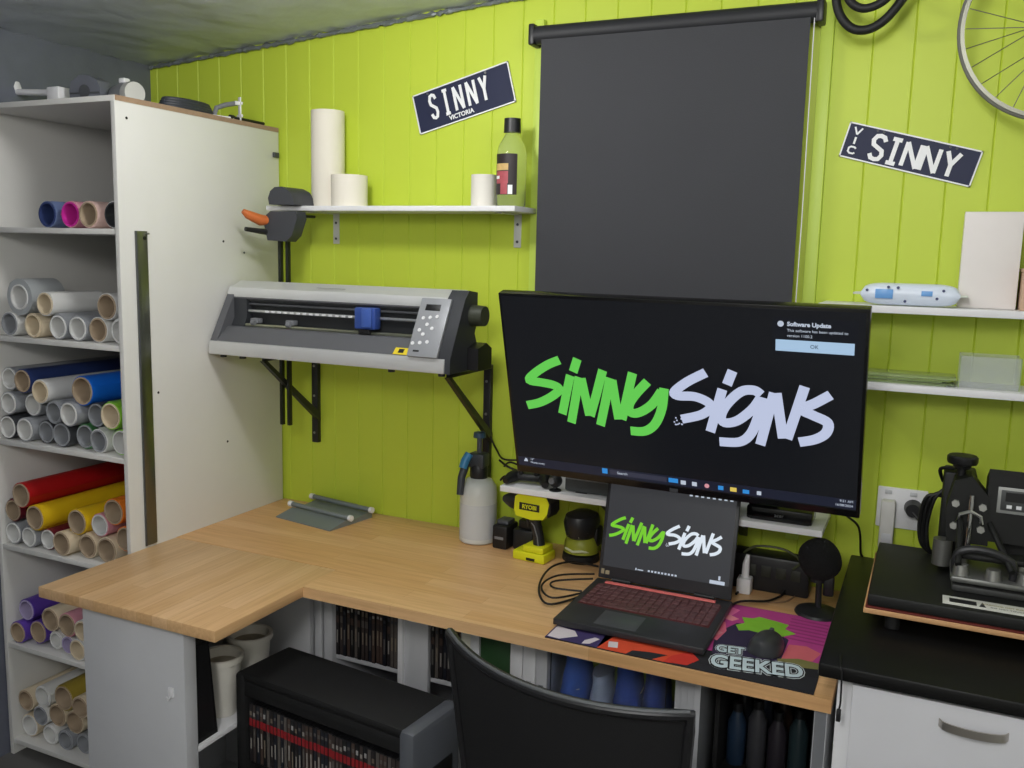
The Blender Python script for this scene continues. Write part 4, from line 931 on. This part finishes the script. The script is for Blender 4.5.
cable('black cable dropping from the right end of the television to the counter', [(1.77, -.34, 1.115), (1.80, -.2, 1.05), (1.832, -.1, .99), (1.84, -.05, .90), (1.845, -.035, .884)], .0035)
cable('black cable running from the plotter bracket to the television', [(.552, -.03, 1.13), (.60, -.06, 1.08), (.68, -.16, 1.075), (.80, -.2, 1.10), (.95, -.33, 1.16)], .0035)
t, p0 = cable('tangled black leads at the left end of the white board', [(.665, -.16, 1.0), (.69, -.17, 1.02), (.73, -.15, 1.02), (.79, -.10, 1.0095)], .004)
b = MB(); b.tube([p-p0 for p in smooth_path([(.64, -.12, 1.06), (.685, -.14, 1.045), (.73, -.12, 1.03), (.82, -.06, 1.0095)])], .004, 8)
b.tube([p-p0 for p in smooth_path([(.65, -.10, 1.035), (.69, -.13, 1.06), (.74, -.09, 1.03)])], .0035, 8); b.build('extra_lead', CBL, t)
t, p0 = cable('thin black cable hanging over the counter edge with a plug end', [(1.852, -.80, .879), (1.858, -.862, .879), (1.862, -.872, .86), (1.864, -.873, .80), (1.862, -.874, .78)], .0022, 'hanging_cable')
b = MB(); b.box(1.857-p0.x, 1.867-p0.x, -.879-p0.y, -.868-p0.y, .752-p0.z, .78-p0.z, .002); b.build('plug', BLACK, t)

# power box and adapters behind the laptop
t = thing('power_box', 'long black power box against the wall behind the laptop', 'power box', (1.575, -.085, .75))
b = MB(); b.box(-.145, .13, -.045, .04, 0, .115, .008); b.build('body', BLACK, t)
b = MB()
for k in range(4): b.box(-.06+k*.045, -.03+k*.045, -.047, -.044, .05, .085, .002)
b.build('socket', mat('socket_olive', (44, 46, 38), .5), t)
b = MB(); b.tube([p for p in smooth_path([(-.07, -.05, .12), (-.03, -.06, .15), (.05, -.06, .152), (.1, -.05, .12), (.08, -.05, .09)])], .004, 8); b.build('lead', mat('lead_green_lit', (70, 76, 50), .5), t)  # olive tone puts the greenish light on the lead into its colour
t = thing('plug_adapter', 'white plug adapter standing against the black power box', 'adapter', (1.517, -.165, .75))
b = MB(); b.box(-.022, .022, -.018, .03, .0, .05, .006); b.build('body', PAINTW, t)
b = MB(); b.tube([(0, .008, .048), (0, .01, .09), (.004, .015, .12)], [.012, .011, .006], 12); b.build('strain_relief', PAINTW, t)

# microphone
t = thing('desk_microphone', 'black microphone with round head on a disc stand at the right of the bench', 'microphone', (1.745, -.235, .7503))
b = MB(); b.lathe([(0, 0), (.064, 0), (.066, .004), (.062, .011), (.03, .018), (.012, .024), (0, .024)], seg=36); b.build('base', SATIN, t)
b = MB(); b.cyl((0, .0, .02), (-.003, .0, .12), .0095, .0085, 16); b.build('stem', SATIN, t)
b = MB(); b.lathe([(.052*math.sin(k*PI/14)**.8 if 0 < k < 14 else 0, -.062*math.cos(k*PI/14)) for k in range(15)], (-.005, .004, .166), 24, Matrix.Rotation(-.5, 4, 'Y'), sx=1.15); b.build('foam_head', mat('foam_black', (18, 18, 19), .95, bump=.4, bscale=300), t)
b = MB(); b.ring((-.006, .0, .10), (-.006, .0, .118), .022, .008, 20); b.build('yoke', SATIN, t)
b = MB(); b.box(.01, .04, -.01, .012, .06, .12, .006); b.build('control_box', BLACK, t)

# ------------------------------------------------------------------ outlet
t = thing('power_outlet', 'white double power outlet on the lime wall behind the heat press', 'outlet', (1.943, 0, 1.035))
b = MB(); b.box(-.07, .07, -.012, -.0006, -.055, .07, .004); b.build('face_plate', PAINTW, t)
b = MB(); b.box(-.05, -.03, -.016, -.012, .05, .062, .002); b.box(.02, .04, -.016, -.012, .05, .062, .002); b.build('switch', GREYW, t)
t = thing('plug_in_adapter', 'long white plug-in adapter hanging from the left socket of the outlet', 'adapter', (1.908, -.03, .92))
b = MB(); b.box(-.022, .019, -.02, .0175, 0, .15, .006); b.build('body', mat('adapter_white', (206, 205, 200), .5), t)
b = MB(); b.box(-.014, .012, -.021, -.0195, .02, .05, .001); b.build('rating_panel', GREYW, t)
t = thing('black_plug', 'black mains plug in the right socket of the outlet', 'plug', (1.975, -.0125, 1.05))
b = MB(); b.cyl((0, 0, 0), (0, -.04, 0), .026, .02, 20); b.build('body', BLACK, t)
b = MB(); b.tube(smooth_path([(0, -.036, -.005), (.022, -.045, -.03), (.04, -.04, -.09), (.05, -.03, -.158)]), .005, 8); b.build('lead', CBL, t)

# ------------------------------------------------------------------ counter and drawers
t = thing('kitchen_counter', 'black laminate counter at the right carrying the heat press', 'counter', (2.27, -.43, .875))
b = MB(); b.box(-.46, .43, -.43, .428, -.034, 0, .006); b.build('top', mat('counter_black', (15, 15, 15), .42, var=.2, scale=40, spec=.35), t)
t = thing('drawer_cabinet', 'white drawer cabinet below the black counter at the right', 'cabinet', (2.27, -.43, FZ))
HC = .875-.034-FZ-.001
b = MB(); b.box(-.418, .42, -.385, .42, .08, HC, .001); b.build('carcass', PAINTW, t)
b = MB(); b.box(-.418, .42, -.35, .42, 0, .08, .001); b.build('plinth', DGREY, t)
DW = mat('drawer_white', (222, 222, 226), .4, var=.02)
nick = mat('nickel', (186, 180, 172), .3, .9, var=.15, scale=6)
for k, (z0, z1) in enumerate(((HC-.30, HC-.012), (HC-.60, HC-.306), (.085, HC-.606))):
    b = MB(); b.box(-.385, .42, -.406, -.386, z0, z1, .002); dr = b.build('drawer', DW, t)
    zz = HC-.055 if k == 0 else (z0+z1)/2
    zz = z1-.044
    b = MB(); pts = []
    n = 20; rings = []
    for i in range(n+1):
        u = -1+2*i/n; x = -.136+u*.068; y = -.408-.026*(1-u*u)**.5 if abs(u) < 1 else -.406
        rings.append([Vector((x, y+.002, zz-.009)), Vector((x, y-.002, zz-.009)), Vector((x, y-.002, zz+.009)), Vector((x, y+.002, zz+.009))])
    b.loops(rings); b.build('handle', nick, dr)

# ------------------------------------------------------------------ heat press on its board
t = thing('press_board', 'wood-edged board on feet under the heat press on the black counter', 'board', (2.212, -.38, .8755))
b = MB(); b.box(-.328, .29, -.222, .262, .040, .053, .002); b.build('board', mat('ply_edge', (206, 160, 112), .5, var=.12, scale=5, stretch=(2, 2, 30)), t)
b = MB(); b.box(-.324, .288, -.22, .26, .053, .058, .001); b.build('red_lining', mat('lining_red', (96, 30, 22), .6), t)
for sx in (-.26, .24):
    for sy in (-.18, .2):
        b = MB(); b.cyl((sx, sy, 0), (sx, sy, .040), .018, seg=14); b.build('foot', RUBBER, t)
hp = thing('heat_press', 'black swing-away heat press with lever handle and round top knob', 'heat press', (2.210, -.38, .9337))
HPB = mat('press_black', (20, 21, 20), .55, var=.2, scale=8)
b = MB(); b.box(-.318, .285, -.216, .255, 0, .030, .004); b.build('base_plate', HPB, hp)
ls = MB(); ls.box(-.150, .040, -.195, -.135, .0302, .0312, .0002); ls = ls.build('warning_label', mat('label_white', (214, 214, 206), .5), hp)
b = MB(); b.box(-.135, -.075, -.178, -.150, .0312, .0316); b.prism([(-.07, -.18), (-.062, -.148), (-.055, -.18)], 'z', .0312, .0316); b.build('label_pictogram', BLACK, ls)
text('WARNING: HOT SURFACE', .0095, mat('label_text', (150, 140, 60), .5), 'label_text', ls, (-.008, -.158, .0315), (0, 0, 0), depth=.0002); text('DO NOT TOUCH', .0095, mat('label_text_b', (90, 90, 80), .5), 'label_text', ls, (-.008, -.175, .0315), (0, 0, 0), depth=.0002)
# lower and upper platen
b = MB(); b.box(-.13, .05, -.09, .06, .030, .048, .006); b.build('lower_platen', mat('platen_grey', (62, 63, 62), .5), hp)
b = MB(); b.box(-.135, .055, -.10, .07, .056, .072, .006); up = b.build('upper_platen', mat('platen_alloy', (116, 117, 114), .4, .6), hp)
for x, y in ((-.112, -.075), (-.04, -.08), (.03, -.075), (-.112, .03), (.03, .03)):
    b = MB(); b.cyl((x, y, .072), (x, y, .098), .020, .016, 16); b.build('spring_boss', mat('boss_alloy', (150, 150, 146), .35, .8), up)
b = MB(); b.box(-.12, .045, -.03, .03, .098, .114, .005); b.build('cross_beam', HPB, hp)
# post and arm
b = MB(); b.box(-.165, -.085, .12, .22, .03, .29, .006); b.build('post', HPB, hp)
b = MB(); b.prism([(-.148, .12), (-.155, .21), (-.14, .285), (-.1, .30), (-.058, .25), (-.05, .12)], 'y', .045, .12); b.build('linkage_plate', HPB, hp)
b = MB(); b.tube([(-.125, .10, .285), (-.125, .1, .315)], .012, 14); b.lathe([(0, 0), (.02, 0), (.024, .01), (.036, .014), (.038, .02), (.038, .032), (.034, .036), (0, .036)], (-.125, .1, .308), 24); b.build('pressure_knob', BLACK, hp)
for x, z in ((-.134, .225), (-.070, .222), (-.134, .165), (-.070, .163)):
    b = MB(); b.cyl((x, .045, z), (x, .036, z), .010, seg=6); b.build('bolt', mat('bolt_zinc', (196, 196, 190), .35, .6), hp)
b = MB(); b.cyl((-.098, .03, .10), (-.098, .028, .255), .0062, seg=12); b.tube([(-.125, .03, .18), (-.122, .028, .2), (-.098, .026, .212), (-.074, .028, .2), (-.07, .03, .18)], .006, 8); b.build('chrome_rod', CHROME, hp)
b = MB(); b.cyl((-.155, .06, .05), (-.155, .06, .12), .024, seg=18); b.build('sleeve', mat('sleeve_alloy', (130, 130, 126), .4, .7), hp)
# lever handle: arched frame leaning toward the room
b = MB(); hy = -.062
fr = smooth_path([(-.122, hy, .050), (-.126, hy, .095), (-.12, hy, .124), (-.088, hy, .137), (-.04, hy, .134), (-.002, hy, .117), (.006, hy, .092), (.002, hy, .046)], 5)
b.tube(fr, .010, 10); b.cyl((-.122, hy, .054), (.002, hy, .05), .010, seg=12); b.build('lever_handle', mat('handle_black', (38, 38, 40), .4), hp)
b = MB(); b.cyl((-.12, -.09, .1), (-.12, .05, .19), .008, seg=12); b.cyl((.0, -.09, .1), (-.05, .05, .18), .008, seg=12); b.build('lever_link', HPB, hp)
# controller
b = MB(); b.prism([(.05, .12), (.12, .12), (.15, .27), (.065, .31), (.055, .30)], 'x', -.045, .20); ct = b.build('controller_box', HPB, hp); ct.location = (-.016, 0, .012)
fm = Matrix.Translation((0, .0505, .12)) @ Matrix.Rotation(math.atan2(.18, .005), 4, 'X')
MB().box(-.022, .125, .08, .148, .0, .003, .001, mtx=fm).build('control_fascia', mat('fascia_silver', (158, 160, 156), .4, .2), ct)
MB().box(-.014, .118, .088, .141, .0025, .0042, .001, mtx=fm).build('fascia_panel', mat('fascia_dark', (70, 72, 72), .45), ct)
MB().box(-.004, .045, .112, .136, .004, .0052, mtx=fm).build('display', BLACK, ct)
MB().box(.062, .11, .112, .136, .004, .0052, mtx=fm).build('display', BLACK, ct)
b = MB()
for k in range(5): b.box(.0+k*.022, .012+k*.022, .094, .103, .004, .0055, mtx=fm)
b.build('button', LETTER, ct)
b = MB(); b.box(-.01, .06, .12, .2, .03, .13, .004); b.build('controller_stand', HPB, hp)
b = MB()
for k in range(3): b.tube(smooth_path([(-.14, .2, .24-.02*k), (-.18-.010*k, .19, .20), (-.195-.010*k, .2, .12), (-.19-.008*k, .2, .06), (-.18, .21, .032)]), .0055, 8)
b.build('lead', CBL, hp)
b = MB(); b.tube(smooth_path([(-.165, .18, .25), (-.175, .15, .29), (-.14, .13, .30)]), .005, 8); b.build('hose', CBL, hp)
b = MB(); b.tube(smooth_path([(-.06, .11, .25), (-.035, .09, .215), (-.03, .1, .16), (.0, .1, .12)]), .006, 8); b.build('hose', CBL, hp)

# ------------------------------------------------------------------ office chair
ch = thing('office_chair', 'black mesh-back office chair pulled up at the bench', 'chair', (1.348, -.935, FZ))
cx, cy, Rr = .04, .22, .56
MESH = mat('chair_mesh', (20, 20, 22), .8, var=.2, scale=200, bump=.3, bscale=900)
FR = mat('chair_frame', (30, 30, 32), .4)
def cb_pt(a, z, dr=0.):      # back surface leans: lower part nearer the bench
    ztop = .885
    lean = (ztop-z)*.20
    return Vector((cx+(Rr+dr)*math.cos(a), cy+(Rr+dr)*math.sin(a)+lean, z-FZ))
A0, A1 = math.radians(224.5), math.radians(293)
def top_z(u): return .868+.012*(abs(u*2-1))**2
rings = []
N = 22
for j in range(15):
    v = j/14
    row = []
    for i in range(N+1):
        u = i/N; a = A0+(A1-A0)*u
        narrow = 1-.12*v
        a = (A0+A1)/2+(a-(A0+A1)/2)*narrow
        row.append(cb_pt(a, top_z(u)-.008-v*.50))
    rings.append(row)
b = MB(); b.loops(rings, caps=False, closed=False)
back2 = [[p+Vector((0, .004, 0)) for p in r] for r in rings]
b.loops(back2, caps=False, closed=False); b.build('backrest', MESH, ch)
edge = rings[0]+[r[-1] for r in rings[1:]]+rings[-1][::-1][1:]+[r[0] for r in rings[::-1]][1:-1]
b = MB(); b.tube(edge, .0125, 10, closed=True); b.build('back_frame', FR, ch)
b = MB(); b.tube([p+Vector((0, -.006, .009)) for p in rings[0]], .0045, 8); b.build('top_piping', mat('piping_grey', (84, 86, 88), .5), ch)
mid = rings[14][N//2]
b = MB(); b.tube(smooth_path([rings[6][N//2]+Vector((0, -.025, 0)), mid+Vector((0, -.035, 0)), (0, -.16, .46), (0, -.06, .42)]), [.018]*19, 12); b.build('spine', FR, ch)
b = MB(); rg = []
for k in range(9):
    z = .44+.08*k/8; s = 1-.25*abs(k/8-.5)**2.
    rg.append([Vector((.245*s*math.copysign(abs(math.cos(a))**.5, math.cos(a)), .0+.215*s*math.copysign(abs(math.sin(a))**.5, math.sin(a)), z)) for a in [i*2*PI/32 for i in range(32)]])
b.loops(rg); b.build('seat', mat('seat_fabric', (22, 22, 24), .9), ch)
b = MB(); b.cyl((0, -.02, .08), (0, -.02, .30), .03, seg=18); b.cyl((0, -.02, .30), (0, -.02, .44), .02, seg=18); b.build('gas_lift', FR, ch)
for k in range(5):
    a = k*2*PI/5+.3
    e = Vector((.29*math.cos(a), -.02+.29*math.sin(a), .065))
    b = MB(); b.tube([(.02*math.cos(a), -.02+.02*math.sin(a), .10), ((e.x)*.6, -.02+(e.y+.02)*.6, .085), e], [.024, .02, .015], 10); lg = b.build('base_leg', FR, ch)
    b = MB(); b.cyl((e.x-.012*math.sin(a), e.y+.012*math.cos(a), .028), (e.x+.012*math.sin(a), e.y-.012*math.cos(a), .028), .028, seg=18); b.cyl(e+Vector((0, 0, -.04)), e, .008, seg=8); b.build('castor', BLACK, lg)

# ------------------------------------------------------------------ light
def area(name, loc, size, energy, color=(1, 1, 1), rot=(0, 0, 0)):
    l = bpy.data.lights.new(name, 'AREA'); l.shape = 'RECTANGLE'; l.size, l.size_y = size; l.energy = energy; l.color = color
    o = bpy.data.objects.new(name, l); COL.objects.link(o); o.location = loc; o.rotation_euler = rot
    return o
def lamp(name, loc, radius, energy, color):
    l = bpy.data.lights.new(name, 'POINT'); l.energy = energy; l.shadow_soft_size = radius; l.color = color
    o = bpy.data.objects.new(name, l); COL.objects.link(o); o.location = loc
lamp('ceiling_lamp', (.5, -1.05, 2.46), .09, 21, (1, .985, .955))
lamp('right_lamp', (1.75, -1.15, 2.50), .10, 11, (1, .985, .955))
lamp('room_fill', (1.6, -3.5, 2.45), .25, 85, (1, .985, .96))  # unseen fill added behind the camera to lift the whole scene
w = bpy.data.worlds.new('world'); S.world = w; w.use_nodes = True
w.node_tree.nodes['Background'].inputs[0].default_value = (.6, .62, .66, 1); w.node_tree.nodes['Background'].inputs[1].default_value = .1

# ------------------------------------------------------------------ camera
cam = bpy.data.cameras.new('camera'); co = bpy.data.objects.new('camera', cam); COL.objects.link(co)
cam.sensor_width = 36; cam.lens = 905/1024*36; cam.clip_start = .05
yaw, pitch, roll = -.4331, -.1426, .0242
f = Vector((math.sin(yaw)*math.cos(pitch), math.cos(yaw)*math.cos(pitch), math.sin(pitch)))
r0 = Vector((math.cos(yaw), -math.sin(yaw), 0)); u0 = r0.cross(f)
rr = r0*math.cos(roll)+u0*math.sin(roll); uu = -r0*math.sin(roll)+u0*math.cos(roll)
M3 = Matrix((rr, uu, -f)).transposed()
co.matrix_world = Matrix.Translation((1.9822, -2.9326, 1.7792)) @ M3.to_4x4()
S.camera = co
S.view_settings.view_transform = 'Standard'; S.view_settings.look = 'None'; S.view_settings.exposure = 0.; S.view_settings.gamma = 1
S.view_settings.use_curve_mapping = False
